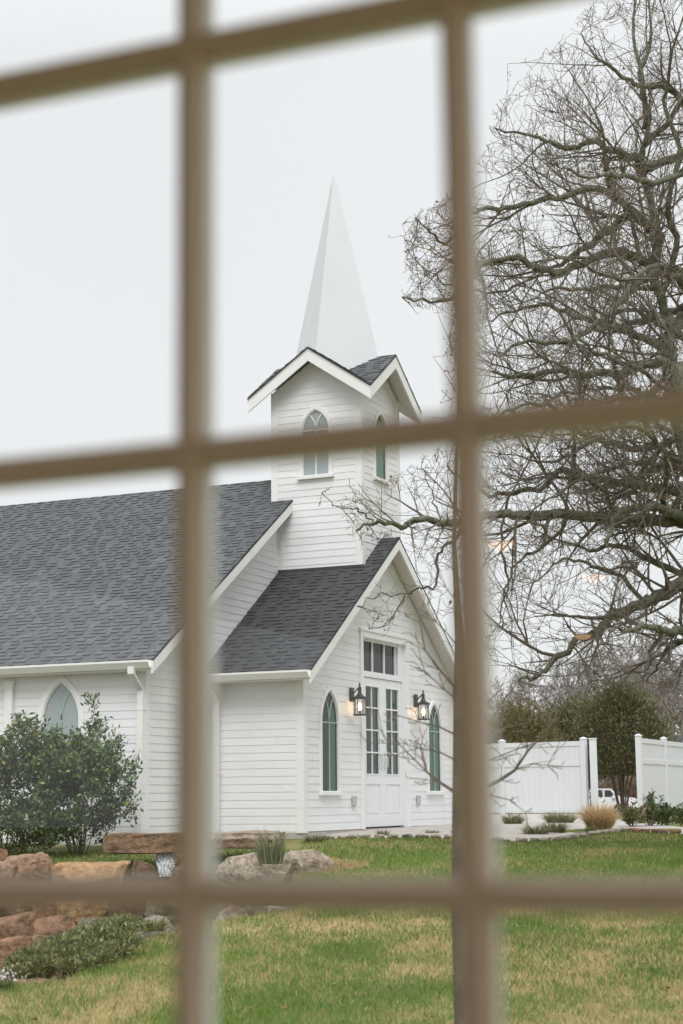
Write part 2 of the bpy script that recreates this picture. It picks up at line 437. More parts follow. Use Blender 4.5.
def gothic(parent, O, e, n, sc, a, z0, zs, za, casing=.085, tracery=True, inside=True, curtain=None, glass='glassw', sill=True, bar=.011, fw=.03, barmat='trim', mull=True, horiz=True):
    O = Vector(O); e = Vector(e); n = Vector(n)
    def P(s, z, d): return O+e*(sc+s)+UP*z+n*d
    win = None
    # casing: flat boards on the wall
    cs = MB(); inn = arch_pts(a, zs, za); out = arch_pts(a, zs, za, casing)
    for sg in (1, -1):
        A = [P(sg*a, z0, .004)]+[P(sg*x, z, .004) for x, z in inn]; B = [P(sg*(a+casing), z0, .004)]+[P(sg*x, z, .004) for x, z in out]
        cs.band(A, B, n*.032)
    win = cs.build('window', M['trim'], parent)
    fr = MB(); bs_ = MB(); i2 = arch_pts(a, zs, za, -fw)
    for sg in (1, -1):
        A = [P(sg*(a-fw), z0+fw, -.012)]+[P(sg*x, z, -.012) for x, z in i2]; B = [P(sg*a, z0+fw, -.012)]+[P(sg*x, z, -.012) for x, z in inn]
        fr.band(A, B, n*.03)
    fr.prism([P(-a, z0, -.012), P(a, z0, -.012), P(a, z0+fw, -.012), P(-a, z0+fw, -.012)], n*.03)
    if mull: bs_.prism([P(-bar, z0+fw, -.008), P(bar, z0+fw, -.008), P(bar, zs, -.008), P(-bar, zs, -.008)], n*.02)
    if tracery:
        if horiz: bs_.prism([P(-a+fw, zs-bar, -.007), P(a-fw, zs-bar, -.007), P(a-fw, zs+bar, -.007), P(-a+fw, zs+bar, -.007)], n*.018)
        h = za-zs; R = (a*a+h*h)/(2*a)
        for sg in (1, -1):
            A = []; B = []
            for i in range(11):
                t = math.acos(max(-1, min(1, (R-a*.52)/R)))*i/10
                x = (R*math.cos(t)-R); z = zs+R*math.sin(t)
                A.append(P(sg*(x-bar), z, -.006)); B.append(P(sg*(x+bar), z, -.006))
            bs_.band(A, B, n*.016)
    put_part(fr.build('frame', M['trim'], parent), win)
    if bs_.v: put_part(bs_.build('grille', M[barmat], parent), win)
    gl = MB(); ring = [(a-.02, z0+.02)]+[(x, z) for x, z in arch_pts(a, zs, za, -.02)]
    poly = [P(x, z, -.004) for x, z in ring]+[P(-x, z, -.004) for x, z in reversed(ring[:-1])]
    gl.face(poly); put_part(gl.build('pane', M[glass], parent), win)
    if sill:
        sl = MB(); sl.prism([P(-a-casing-.02, z0-.05, .003), P(a+casing+.02, z0-.05, .003), P(a+casing+.02, z0, .003), P(-a-casing-.02, z0, .003)], n*.065)
        put_part(sl.build('sill', M['trim'], parent), win)
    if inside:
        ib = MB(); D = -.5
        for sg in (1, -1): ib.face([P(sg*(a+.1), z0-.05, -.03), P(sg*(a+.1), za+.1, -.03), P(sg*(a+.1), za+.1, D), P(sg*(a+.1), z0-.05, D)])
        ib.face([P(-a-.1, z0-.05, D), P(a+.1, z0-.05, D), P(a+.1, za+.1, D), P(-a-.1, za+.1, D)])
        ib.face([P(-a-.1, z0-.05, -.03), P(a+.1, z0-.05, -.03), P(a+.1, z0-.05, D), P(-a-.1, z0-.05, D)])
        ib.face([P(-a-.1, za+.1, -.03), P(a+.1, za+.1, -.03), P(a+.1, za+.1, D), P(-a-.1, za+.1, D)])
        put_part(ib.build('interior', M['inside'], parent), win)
    if curtain:
        cu = MB(); s0, s1 = curtain; k = 24
        for i in range(k):
            x0 = s0+(s1-s0)*i/k; x1 = s0+(s1-s0)*(i+1)/k; d0 = -.035+.009*math.sin(i*1.3); d1 = -.035+.009*math.sin((i+1)*1.3)
            cu.face([P(x0, z0, d0), P(x1, z0, d1), P(x1, zs+.25, d1), P(x0, zs+.25, d0)])
        put_part(cu.build('curtain', M['curtain'], parent, smooth=True), win)
    return win
def put_part(o, part):
    "sub-part: parented to a part whose own world transform equals identity"
    o.parent = part; o.matrix_parent_inverse = Matrix.Identity(4)
    return o

# --- walls (clapboard courses)
def facade_poly(): return [(-w, 0), (w, 0), (w, zr1-m1*w-.05), (0, zr1-.08), (-w, zr1-m1*w-.05)]
FWIN = dict(a=.313, z0=.577, zs=1.63, za=2.13)
DOOR = (-.925, .925, 3.06)
holes = [arch_hole(-2.217, FWIN['a']+.05, .56, FWIN['zs'], FWIN['za']+.05), arch_hole(2.217, FWIN['a']+.05, .56, FWIN['zs'], FWIN['za']+.05), rect_hole(-1.0, 1.0, -1, 3.12)]
mb = MB(); siding(mb, (0, 0, 0), EY, EX, facade_poly(), holes)
siding(mb, (0, -w, 0), EX, -EY, [(-Lv, -.02), (0, -.02), (0, zr1-m1*w), (-Lv, zr1-m1*w)])
siding(mb, (0, w, 0), EX, EY, [(-Lv, -.1), (0, -.1), (0, zr1-m1*w), (-Lv, zr1-m1*w)])
mb.build('porch_wall', M['siding'], CH, color=True)
nwp = hit(62.2, 682, 1, -nW); NWX, NWZ = nwp.x, nwp.z
p_l = hit(43.3, 715, 1, -nW); p_r = hit(80, 715, 1, -nW); na = (p_r.x-p_l.x)/2; nzs = p_l.z-.08
mb = MB(); zn = zr2-m2*nW-.04
siding(mb, (0, -nW, 0), EX, -EY, [(XB, -.35), (-Lv, -.35), (-Lv, zn), (XB, zn)], [arch_hole(NWX, na+.05, nzs-1.25, nzs, NWZ+.05), arch_hole(NWX-4.6, na+.05, nzs-1.25, nzs, NWZ+.05)])
siding(mb, (0, nW, 0), EX, EY, [(XB, -.35), (-Lv, -.35), (-Lv, zn), (XB, zn)])
for x, n_ in ((-Lv, EX), (XB, -EX)):
    siding(mb, (x, 0, 0), EY, n_, [(-nW, -.35), (nW, -.35), (nW, zn), (0, zr2-.06), (-nW, zn)])
mb.build('nave_wall', M['siding'], CH, color=True)
fd = MB(); fd.box(XB+.02, -Lv-.02, -nW+.001, nW-.001, -1.2, -.352); fd.box(-Lv, -.001, -w+.001, w-.001, -1.0, -.006)
fd.build('foundation', M['path'], CH)
# tower windows
q0 = hit(302.8, 475, 1, -st); q1 = hit(330, 473, 1, -st); qa = hit(316, 410.5, 1, -st); TS = dict(sc=(q0.x+q1.x)/2, a=(q1.x-q0.x)/2, z0=(q0.z+q1.z)/2-.03, za=qa.z+.02); TS['zs'] = TS['za']-.36
r0 = hit(375.3, 479, 0, xt1); r1 = hit(386.8, 481, 0, xt1); ra = hit(381, 416, 0, xt1); TE = dict(sc=0.0, a=TS['a'], z0=TS['z0'], za=TS['za'], zs=TS['zs'])
mb = MB(); ze = zt-mt*st-.1
tz0 = 3.3
gp = lambda: [(-st, tz0), (st, tz0), (st, ze), (0, zt-.12), (-st, ze)]
th_ = lambda sc: [arch_hole(sc, TS['a']+.04, TS['z0']-.02, TS['zs'], TS['za']+.03)]
siding(mb, (XC, -st, 0), EX, -EY, [(s*(xt1-xt0)/2/st, z) for s, z in gp()], th_(TS['sc']-XC))
siding(mb, (XC, st, 0), EX, EY, [(s*(xt1-xt0)/2/st, z) for s, z in gp()])
siding(mb, (xt1, 0, 0), EY, EX, [(s, z if z > 4 else 4.15) for s, z in gp()], th_(0))
siding(mb, (xt0, 0, 0), EY, -EX, gp())
mb.build('tower_wall', M['siding'], CH, color=True)

# --- roofs
def roof(name, quads, base, edge=.028):
    d = MB(); s_ = MB()
    for P3, e in quads:
        P3 = [Vector(p) for p in P3]; n = (P3[1]-P3[0]).cross(P3[2]-P3[0]).normalized()
        if n.z < 0: n = -n
        d.prism([p-n*.002 for p in P3], -n*edge); shingles(s_, P3, e, base)
    r = d.build(name, M['deck'], CH); put_part(s_.build('shingles', M['shingle'], CH, color=True), r); return r
ye = nW+e2; zee = zr2-m2*ye
xr = -Lv+ov2
roof('nave_roof', [([(XB-.3, -ye, zee), (xr, -ye, zee), (xr, 0, zr2), (XB-.3, 0, zr2)], EX), ([(xr, ye, zee), (XB-.3, ye, zee), (XB-.3, 0, zr2), (xr, 0, zr2)], EX)], .097)
yv = w+e1; zev = zr1-m1*yv
roof('porch_roof', [([(-Lv-.02, -yv, zev), (ov, -yv, zev), (ov, 0, zr1), (-Lv-.02, 0, zr1)], EX), ([(ov, yv, zev), (-Lv-.02, yv, zev), (-Lv-.02, 0, zr1), (ov, 0, zr1)], EX)], .053)
zc = zt-mt*OT; ctr = (XC, 0, zt)
tq = []
for (ax, ay, cx1, cy1, cx2, cy2, e) in ((0, -1, -1, -1, 1, -1, EY), (1, 0, 1, -1, 1, 1, EX), (0, 1, 1, 1, -1, 1, EY), (-1, 0, -1, 1, -1, -1, EX)):
    A = (XC+ax*OT, ay*OT, zt)
    for (x, y) in ((cx1, cy1), (cx2, cy2)): tq.append(([A, (XC+x*OT, y*OT, zc), ctr], e))
roof('tower_roof', tq, .10)
# soffits
sf = MB()
def sof(P3, dz=-.035): sf.prism([Vector(p)+Vector((0, 0, dz)) for p in P3], (0, 0, -.012))
for sg in (1, -1):
    sof([(-Lv-.02, sg*yv, zev), (ov-.03, sg*yv, zev), (ov-.03, 0, zr1), (-Lv-.02, 0, zr1)])
    sof([(XB, sg*ye, zee), (xr-.03, sg*ye, zee), (xr-.03, 0, zr2), (XB, 0, zr2)])
    sf.prism([(XB, sg*nW, zee-.15), (-Lv+.02, sg*nW, zee-.15), (-Lv+.02, sg*ye, zee-.15), (XB, sg*ye, zee-.15)], (0, 0, .012))
    sf.prism([(-Lv, sg*w, zev-.13), (.02, sg*w, zev-.13), (.02, sg*yv, zev-.13), (-Lv, sg*yv, zev-.13)], (0, 0, .012))
for P3, e in tq: sof(P3, -.045)
sf.build('soffit', M['soffit'], CH)
# rake boards and fascias
def rakes(name, axis, pos, o, yq, zq, zapex, h, t, c=0.0):
    b = MB()
    for sg in (1, -1):
        if axis == 0: pts = [(pos, c, zapex-.03), (pos, c+sg*yq, zq-.03), (pos, c+sg*yq, zq-.03-h), (pos, c, zapex-.03-h*1.0)]; d = (o, 0, 0)
        else: pts = [(c, pos, zapex-.03), (c+sg*yq, pos, zq-.03), (c+sg*yq, pos, zq-.03-h), (c, pos, zapex-.03-h)]; d = (0, o, 0)
        b.prism([Vector(p) for p in pts], Vector(d)*t)
    return b.build(name, M['trim'], CH)
rakes('rake_board', 0, ov, -1, yv, zev, zr1, .17, .03)
rakes('rake_board', 0, xr, -1, ye, zee, zr2, .17, .03)
for ax, sgn in ((0, 1), (0, -1), (1, 1), (1, -1)):
    c0 = XC if ax == 0 else 0
    rakes('rake_board', ax, (c0 if ax == 0 else 0)+sgn*(OT-.004*(ax+1)), -sgn, OT-.0045*(2-ax), zc, zt, .21, .03, 0 if ax == 0 else XC)
# frieze boards at the gables
b = MB()
for sg in (1, -1):
    b.prism([(.004, 0, zr1-.16), (.004, sg*(w-.01), zr1-m1*w-.13), (.004, sg*(w-.01), zr1-m1*w-.25), (.004, 0, zr1-.29)], (.024, 0, 0))
    b.prism([(-Lv+.003, 0, zr2-.14), (-Lv+.003, sg*nW, zr2-m2*nW-.1), (-Lv+.003, sg*nW, zr2-m2*nW-.2), (-Lv+.003, 0, zr2-.25)], (.022, 0, 0))
    b.prism([(xt1+.003, 0, zt-.15), (xt1+.003, sg*st, ze-.02), (xt1+.003, sg*st, ze-.12), (xt1+.003, 0, zt-.26)], (.022, 0, 0))
    b.prism([(XC, -st-.003, zt-.15), (XC+sg*(st-.003), -st-.003, ze-.02), (XC+sg*(st-.003), -st-.003, ze-.12), (XC, -st-.003, zt-.26)], (0, -.022, 0))
b.build('frieze_board', M['trim'], CH)
# corner boards
def corner(x, y, sx, sy, z0, z1, bw=.10):
    c_ = MB(); t = .024
    c_.box(min(x, x-sx*bw), max(x, x-sx*bw), min(y, y+sy*t), max(y, y+sy*t), z0, z1)
    c_.box(min(x, x+sx*t), max(x, x+sx*t), min(y+sy*t, y-sy*bw), max(y+sy*t, y-sy*bw), z0, z1)
    c_.build('corner_board', M['trim'], CH)
corner(0, -w, 1, -1, -.02, zr1-m1*w-.03); corner(0, w, 1, 1, -.02, zr1-m1*w-.03)
corner(-Lv, -nW, 1, -1, -.30, zn-.02); corner(-Lv, nW, 1, 1, -.30, zn-.02)
corner(xt1, -st, 1, -1, 4.12, ze); corner(xt1, st, 1, 1, 4.12, ze); corner(xt0, -st, -1, -1, 4.9, ze); corner(xt0, st, -1, 1, 4.9, ze)
b = MB(); b.box(-Lv+.004, -Lv+.09, -st-.022, -st-.002, 4.1, 5.3); b.build('trim_board', M['trim'], CH)
b = MB(); b.box(-Lv+.002, ov-.3, -st-.03, -st-.002, zr1-m1*st-.03, zr1-m1*st+.03)
b.build('flashing', M['deck'], CH)
# gutters
def gutter(x0, x1, y, z, sg):
    prof = [(0, 0), (.0, -.10), (.05, -.115), (.085, -.06), (.105, -.03), (.105, 0), (.095, 0), (.09, -.03), (.05, -.09), (.01, -.09), (.01, 0)]
    g = MB(); pts = [Vector((x0, y+sg*a, z+b_)) for a, b_ in prof]; g.prism(pts, (x1-x0, 0, 0))
    g.prism([(x0, y-sg*.022, z-.14), (x1, y-sg*.022, z-.14), (x1, y-sg*.022, z-.005), (x0, y-sg*.022, z-.005)], (0, sg*.02, 0))
    return g.build('gutter', M['gutter'], CH)
gutter(XB, xr-.02, -ye, zee-.012, -1); gutter(XB, xr-.02, ye, zee-.012, 1)
gutter(-Lv+.03, ov-.012, -yv, zev-.012, -1); gutter(-Lv+.03, ov-.012, yv, zev-.012, 1)
def downspout(x, ywall, ygut, zg, z0):
    d = MB(); sx = .05
    path = [(ygut-.05, zg-.1), (ygut-.05, zg-.2), (ywall-.06, zg-.42), (ywall-.06, z0)]
    for (a, b_), (c_, d_) in zip(path[:-1], path[1:]):
        d.prism([(x-sx, a-.03, b_), (x+sx, a-.03, b_), (x+sx, a+.03, b_), (x-sx, a+.03, b_)], (0, c_-a, d_-b_))
    d.box(x-sx-.006, x+sx+.006, ywall-.095, ywall-.018, z0+.9, z0+.93); d.box(x-sx-.006, x+sx+.006, ywall-.095, ywall-.018, zg-.7, zg-.67)
    d.build('downspout', M['gutter'], CH)
dsx = hit(140.5, 740, 1, -nW-.06).x; downspout(dsx, -nW, -ye, zee, -.32)
downspout(hit(216.5, 740, 1, -w-.06).x, -w, -yv, zev, -.05)
# pilaster strip on the nave wall left of its window
pp = hit(7.5, 690, 1, -nW); pq = hit(15, 684, 1, -nW)
b = MB(); b.box(pp.x, pq.x, -nW-.07, -nW-.018, -.3, pq.z); b.box(pp.x-.02, pq.x+.02, -nW-.085, -nW-.018, pq.z, pq.z+.04); b.build('pilaster', M['trim'], CH)
# windows
gothic(CH, (0, -nW, 0), EX, -EY, NWX, na, nzs-1.25, nzs, NWZ, casing=.085, glass='frost', inside=False, fw=.018, barmat='grille', horiz=False)
gothic(CH, (0, -nW, 0), EX, -EY, NWX-4.6, na, nzs-1.25, nzs, NWZ, casing=.085, glass='frost', inside=False, fw=.018, barmat='grille', horiz=False)
gothic(CH, (0, -st, 0), EX, -EY, TS['sc'], TS['a'], TS['z0'], TS['zs'], TS['za'], casing=.06, glass='frost', inside=False, fw=.02)
gothic(CH, (xt1, 0, 0), EY, EX, 0, TE['a'], TE['z0'], TE['zs'], TE['za'], casing=.06, curtain=(-.26, .26), fw=.014, barmat='grille', mull=False, horiz=False, bar=.007, glass='glasst')
gothic(CH, (0, 0, 0), EY, EX, -2.217, FWIN['a'], FWIN['z0'], FWIN['zs'], FWIN['za'], casing=.06, curtain=(.0, .31), fw=.016, barmat='grille', bar=.008)
gothic(CH, (0, 0, 0), EY, EX, 2.217, FWIN['a'], FWIN['z0'], FWIN['zs'], FWIN['za'], casing=.06, curtain=(-.16, .31), fw=.016, barmat='grille', bar=.008)
# --- entrance: casing, transom, two leaves
D0, D1, DT = DOOR; rec = -.045
t0, t1, tz0_, tz1_ = D0+.03, D1-.22, 2.50, DT-.022
b = MB()
for s0, s1 in ((D0-.10, D0), (D1, D1+.10)): b.box(.004, .034, s0, s1, -.01, DT+.10)
b.box(.004, .034, D0+.001, D1-.001, DT, DT+.10); b.box(.003, .05, D0-.13, D1+.13, DT+.101, DT+.14)
for s0, s1 in ((D0, D0+.02), (D1-.02, D1)): b.box(rec-.05, .0035, s0, s1, -.01, DT-.001)
b.box(rec-.05, .0035, D0+.021, D1-.021, DT-.02, DT)
dc = b.build('door_casing', M['trim'], CH)
def leaf(y0, y1, hand):
    d = MB(); x0, x1 = rec-.045, rec; zb, ztop = .02, 2.42
    cw = .125; g0, g1, gz0, gz1 = y0+cw, y1-cw, .85, 2.30
    d.box(x0, x1, y0, g0, zb, ztop); d.box(x0, x1, g1, y1, zb, ztop)
    d.box(x0, x1, g0, g1, gz1, ztop); d.box(x0, x1, g0, g1, .70, gz0); d.box(x0, x1, g0, g1, zb, .20)
    d.box(x0+.005, x1-.018, g0, g1, .20, .70)
    d.box(x0+.006, x1-.006, g0+.03, g1-.03, .235, .665)
    o = d.build('door', M['door'], CH)
    ba = MB(); gm = (g0+g1)/2; ba.box(rec-.03, rec-.004, gm-.011, gm+.011, gz0, gz1)
    for k in range(1, 4):
        z = gz0+(gz1-gz0)*k/4; ba.box(rec-.029, rec-.006, g0, g1, z-.011, z+.011)
    for (a, c, e_, f) in ((g0, g0+.02, gz0, gz1), (g1-.02, g1, gz0, gz1), (g0+.02, g1-.02, gz0, gz0+.02), (g0+.02, g1-.02, gz1-.02, gz1)): ba.box(rec-.035, rec+.008, a, c, e_, f)
    put_part(ba.build('glazing_bars', M['door'], CH), o)
    g = MB(); g.face([(rec-.022, g0, gz0), (rec-.022, g1, gz0), (rec-.022, g1, gz1), (rec-.022, g0, gz1)]); put_part(g.build('pane', M['glassw'], CH), o)
    h = MB(); yh = y1-.07 if hand < 0 else y0+.07
    h.box(rec, rec+.012, yh-.022, yh+.022, .93, 1.20); h.tube([(rec+.012, yh, .97), (rec+.055, yh, .98), (rec+.06, yh, 1.05), (rec+.055, yh, 1.14), (rec+.012, yh, 1.16)], .010, 8)
    put_part(h.build('handle', M['brass'], CH), o)
leaf(D0+.085, -.003, -1); leaf(.003, D1-.085, 1)
b = MB()
for s0, s1 in ((D0+.021, D0+.083), (D1-.083, D1-.021)): b.box(rec-.06, rec+.02, s0, s1, -.005, 2.499 if s0 < 0 else DT-.021)
b.box(rec-.06, rec+.02, D0+.083, D1-.083, 2.43, 2.50); b.box(rec-.055, rec+.018, t1, D1-.083, 2.501, DT-.022); b.box(rec-.06, rec+.0, -.0025, .0025, .02, 2.42)
b.build('door_frame', M['door'], CH)
b = MB(); b.box(rec-.08, .10, D0-.02, D1+.02, -.045, -.006); b.build('threshold', M['path'], CH)
tr = MB()
tr.box(rec-.03, rec+.012, t0, t0+.025, tz0_, tz1_); tr.box(rec-.03, rec+.012, t1-.025, t1, tz0_, tz1_); tr.box(rec-.03, rec+.012, t0+.025, t1-.025, tz0_, tz0_+.025); tr.box(rec-.03, rec+.012, t0+.025, t1-.025, tz1_-.025, tz1_)
for y in [hit(px_, 655, 0, rec).y for px_ in (372.3, 384, 395)]:
    tr.box(rec-.028, rec+.008, y-.013, y+.013, tz0_+.025, tz1_-.025)
tw = tr.build('transom_window', M['door'], CH)
g = MB(); g.face([(rec-.02, t0, tz0_), (rec-.02, t1, tz0_), (rec-.02, t1, tz1_), (rec-.02, t0, tz1_)]); put_part(g.build('pane', M['glassw'], CH), tw)
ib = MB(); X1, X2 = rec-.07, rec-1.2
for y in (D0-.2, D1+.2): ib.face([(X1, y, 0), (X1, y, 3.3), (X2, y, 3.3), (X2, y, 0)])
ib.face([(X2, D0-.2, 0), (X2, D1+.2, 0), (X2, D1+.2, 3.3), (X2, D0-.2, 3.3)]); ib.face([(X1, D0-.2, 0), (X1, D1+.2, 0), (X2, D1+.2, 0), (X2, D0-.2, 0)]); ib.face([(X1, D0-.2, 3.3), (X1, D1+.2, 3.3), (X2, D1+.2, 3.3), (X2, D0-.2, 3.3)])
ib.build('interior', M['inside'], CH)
cu = MB()
for (s0, s1) in ((-.80, -.64), (-.42, -.26), (-.20, .05), (.30, .42), (.52, .80)):
    for i in range(12):
        x0 = s0+(s1-s0)*i/12; x1 = s0+(s1-s0)*(i+1)/12; a_, b_ = .02*math.sin(i*1.7), .02*math.sin((i+1)*1.7)
        cu.face([(rec-.075+a_, x0, .5), (rec-.075+b_, x1, .5), (rec-.075+b_, x1, 2.44), (rec-.075+a_, x0, 2.44)])
cu.build('curtain', M['curtain'], CH, smooth=True)
# spire: square, turned so its edges stand on the four ridges
sp = MB(); ap = Vector((XC, 0, 11.452)); rb = .8088
dirs = [(0, -1), (1, 0), (0, 1), (-1, 0)]; kr = (11.452-(zt-.028))/(11.452-zt); km = (11.452-(zt-.40))/(11.452-zt)
for i in range(4):
    a, c = dirs[i], dirs[(i+1) % 4]
    A = Vector((XC+rb*kr*a[0], rb*kr*a[1], zt-.028)); Bv = Vector((XC+rb*kr*c[0], rb*kr*c[1], zt-.028))
    mid = Vector((XC+rb*km*(a[0]+c[0])/2, rb*km*(a[1]+c[1])/2, zt-.40)); sp.face([A, mid, Bv, ap])
sp.build('spire', M['spire'], CH)

# ------------------------------------------------------------------ wall lanterns
def lantern(y, z, label):
    t = thing('wall_lantern', (.02, y, z), label, 'lantern', 'lanterns beside the chapel door')
    zt_ = z+.30
    b = MB(); b.box(.018, .045, y-.06, y+.06, zt_-.16, zt_+.06); b.build('backplate', M['black'], t)
    b = MB(); X = .165
    b.tube([(.04, y, zt_-.03), (.09, y, zt_+.0), (.14, y, zt_+.05), (X, y, zt_+.07)], .011, 8); b.tube([(X, y, zt_+.07), (X, y, zt_+.0)], .009, 8); b.build('arm', M['black'], t)
    b = MB(); b.lathe([(.004, .14), (.012, .12), (.018, .10), (.010, .085), (.020, .075), (.028, .06), (.030, .02), (.026, .0), (.034, -.03), (.05, -.06), (.085, -.085), (.118, -.098), (.118, -.108), (.0, -.108)][::-1], (X, y, zt_), 20); b.build('cap', M['black'], t)
    b = MB(); R = .10
    b.lathe([(.02, -.109), (R+.012, -.109), (R+.012, -.122), (.02, -.122)][::-1], (X, y, zt_), 20)
    b.lathe([(.02, -.36), (R+.010, -.36), (R+.010, -.382), (.02, -.382)][::-1], (X, y, zt_), 20)
    for k_ in range(4):
        a = math.pi/4+math.pi/2*k_; b.tube([(X+R*math.cos(a), y+R*math.sin(a), zt_-.11), (X+R*math.cos(a), y+R*math.sin(a), zt_-.37)], .0062, 6)
    b.build('cage', M['black'], t)
    g = MB(); n = 20
    for k_ in range(n):
        a, c = 2*math.pi*k_/n, 2*math.pi*(k_+1)/n; r_ = R-.014
        g.face([(X+r_*math.cos(a), y+r_*math.sin(a), zt_-.36), (X+r_*math.cos(c), y+r_*math.sin(c), zt_-.36), (X+r_*math.cos(c), y+r_*math.sin(c), zt_-.12), (X+r_*math.cos(a), y+r_*math.sin(a), zt_-.12)])
    g.build('glass', M['glassc'], t)
    b = MB(); b.lathe([(.004, -.185), (.016, -.195), (.024, -.22), (.023, -.255), (.015, -.285), (.013, -.30)][::-1], (X, y, zt_), 16); b.build('bulb', M['bulb'], t, smooth=True)
    b = MB(); b.tube([(X, y, zt_-.36), (X, y, zt_-.30)], .014, 10); b.build('socket', M['black'], t)
la = hit(351.5, 695, 0, 0); lb = hit(415, 701, 0, 0)
lantern(la.y-.05, la.z-.25, 'black wall lantern left of the double doors, lit warm, nearer the chapel corner')
lantern(lb.y-.03, lb.z-.25, 'black wall lantern right of the double doors, half hiding an arched window')
def outlet(px, py, label):
    p = hit(px, py, 0, .0); t = thing('electrical_outlet', p, label, 'outlet', 'outlets on the chapel front')
    b = MB(); b.box(.016, .028, p.y-.055, p.y+.055, p.z-.085, p.z+.085); b.build('plate', M['outlet'], t)
    b = MB(); b.box(.028, .06, p.y-.04, p.y+.04, p.z-.06, p.z+.07); b.box(.03, .066, p.y-.044, p.y+.044, p.z+.062, p.z+.075); b.build('cover', M['outlet'], t)
outlet(352.5, 801.5, 'small grey outdoor outlet box on the clapboards left of the doors')
outlet(417, 800.5, 'small grey outdoor outlet box on the clapboards right of the doors')

# ------------------------------------------------------------------ path and edging
def sheet_poly(name, uvs, dz, m, kind='structure'):
    b = MB(); b.face([W(u, v, gz(u, v)+dz) for u, v in uvs]); o = b.build(name, m); tag(o, kind=kind); return o
pb = MB(); far = []
n = len(EDGE)
for i in range(n-1):
    (u0, v0), (u1, v1) = EDGE[i], EDGE[i+1]
    def fv(u): return np.interp(u, [-1, 1.5, 2.2, 6, 7.2, 9], [27.2, 30, 42, 42, 37, 34])
    K = 8
    for k in range(K):
        a0 = v0+(fv(u0)-v0)*k/K; a1 = v0+(fv(u0)-v0)*(k+1)/K; b0 = v1+(fv(u1)-v1)*k/K; b1 = v1+(fv(u1)-v1)*(k+1)/K
        pb.face([W(u0, a0, gz(u0, a0)+.012), W(u1, b0, gz(u1, b0)+.012), W(u1, b1, gz(u1, b1)+.012), W(u0, a1, gz(u0, a1)+.012)])
tag(pb.build('path', M['path']), kind='structure')

def rock_mesh(sx, sy, sz, seed, sub=4, flat=.55, rough=.15):
    import bmesh
    bm = bmesh.new(); bmesh.ops.create_icosphere(bm, subdivisions=sub, radius=1)
    rnd = random.Random(seed); cuts = []
    for _ in range(9):
        d = Vector((rnd.gauss(0, 1), rnd.gauss(0, 1), rnd.gauss(0, .9))).normalized(); cuts.append((d, rnd.uniform(.55, .88)))
    cuts.append((Vector((rnd.uniform(-.15, .15), rnd.uniform(-.15, .15), 1)).normalized(), flat))
    off = Vector((rnd.uniform(0, 99), rnd.uniform(0, 99), rnd.uniform(0, 99)))
    from mathutils import noise as NZ
    for v in bm.verts:
        p = v.co.copy()
        for d, c in cuts:
            t = p.dot(d)
            if t > c: p -= d*(t-c)*.92
        f = NZ.noise(p*1.4+off)*rough*1.1 + NZ.noise(p*3.8+off)*rough*.5 + NZ.noise(p*9+off)*rough*.22 - max(0, .12-abs(NZ.noise(p*2.1+off*1.7)))*rough*1.4
        p *= 1+f; v.co = Vector((p.x*sx, p.y*sy, p.z*sz))
    me = bpy.data.meshes.new('rock'); bm.to_mesh(me); bm.free(); return me
ROCKM = {}
def stain(m):
    "weathering: darker lichen blotches and pale scuffs over the stone's own colour"
    nt = m.node_tree; N, L = nt.nodes, nt.links; b = N['Principled BSDF']; src = b.inputs['Base Color'].links[0].from_socket
    tc = N.new('ShaderNodeTexCoord'); n = N.new('ShaderNodeTexNoise'); n.inputs['Scale'].default_value = 11; n.inputs['Detail'].default_value = 9; n.inputs['Roughness'].default_value = .75; L.new(tc.outputs['Object'], n.inputs['Vector'])
    r = N.new('ShaderNodeMapRange'); r.inputs[1].default_value = .35; r.inputs[2].default_value = .65; r.inputs[3].default_value = .5; r.inputs[4].default_value = 1.35; L.new(n.outputs['Fac'], r.inputs[0])
    x = N.new('ShaderNodeMix'); x.data_type = 'RGBA'; x.blend_type = 'MULTIPLY'; x.inputs[0].default_value = 1; L.new(src, x.inputs[6]); L.new(r.outputs[0], x.inputs[7]); L.new(x.outputs[2], b.inputs['Base Color'])
    for nd in N:
        if nd.bl_idname == 'ShaderNodeBump': nd.inputs['Distance'].default_value = .05
def rmat(key, c1, c2):
    if key not in ROCKM:
        m = mat('rock_'+key, c1, .9, scale=3.4, col2=c2, bump=1.0, bscale=14, spec=.2); stain(m); ROCKM[key] = m
    return ROCKM[key]
RC = dict(red=((.30, .17, .105), (.17, .10, .07)), tan=((.45, .27, .135), (.29, .18, .105)), brown=((.23, .145, .095), (.10, .075, .06)), pink=((.37, .235, .165), (.24, .15, .105)),
          grey=((.30, .27, .225), (.15, .135, .11)), beige=((.42, .345, .27), (.25, .20, .155)), moss=((.10, .095, .065), (.17, .15, .12)), rust=((.27, .155, .095), (.135, .085, .06)), brick=((.30, .15, .10), (.20, .11, .085)), pale=((.47, .40, .33), (.30, .25, .20)), chalk=((.55, .51, .46), (.36, .31, .27)))
def rock(px0, py0, px1, py1, v, kind, label, deep=.7, name='rock', flat=.55, rotz=None, grp='rocks of the water feature', rough=.15, sink=.0):
    cx, cy = (px0+px1)/2, (py0+py1)/2
    p = at(cx, cy, v); s = v/F_PX
    sx = (px1-px0)*s/2*1.13; sz = (py1-py0)*s/2*1.16+sink/2
    me = rock_mesh(sx, max(sx*deep, .1), sz, int(px0*7+py0*13+px1), flat=flat, rough=rough)
    o = bpy.data.objects.new(name, me); C.objects.link(o); me.materials.append(rmat(kind, *RC[kind]))
    o.location = p+Vector((0, 0, -sink/2)); o.rotation_euler = (0, 0, YAW+(rotz or 0)); tag(o, label, 'rock', grp); return o
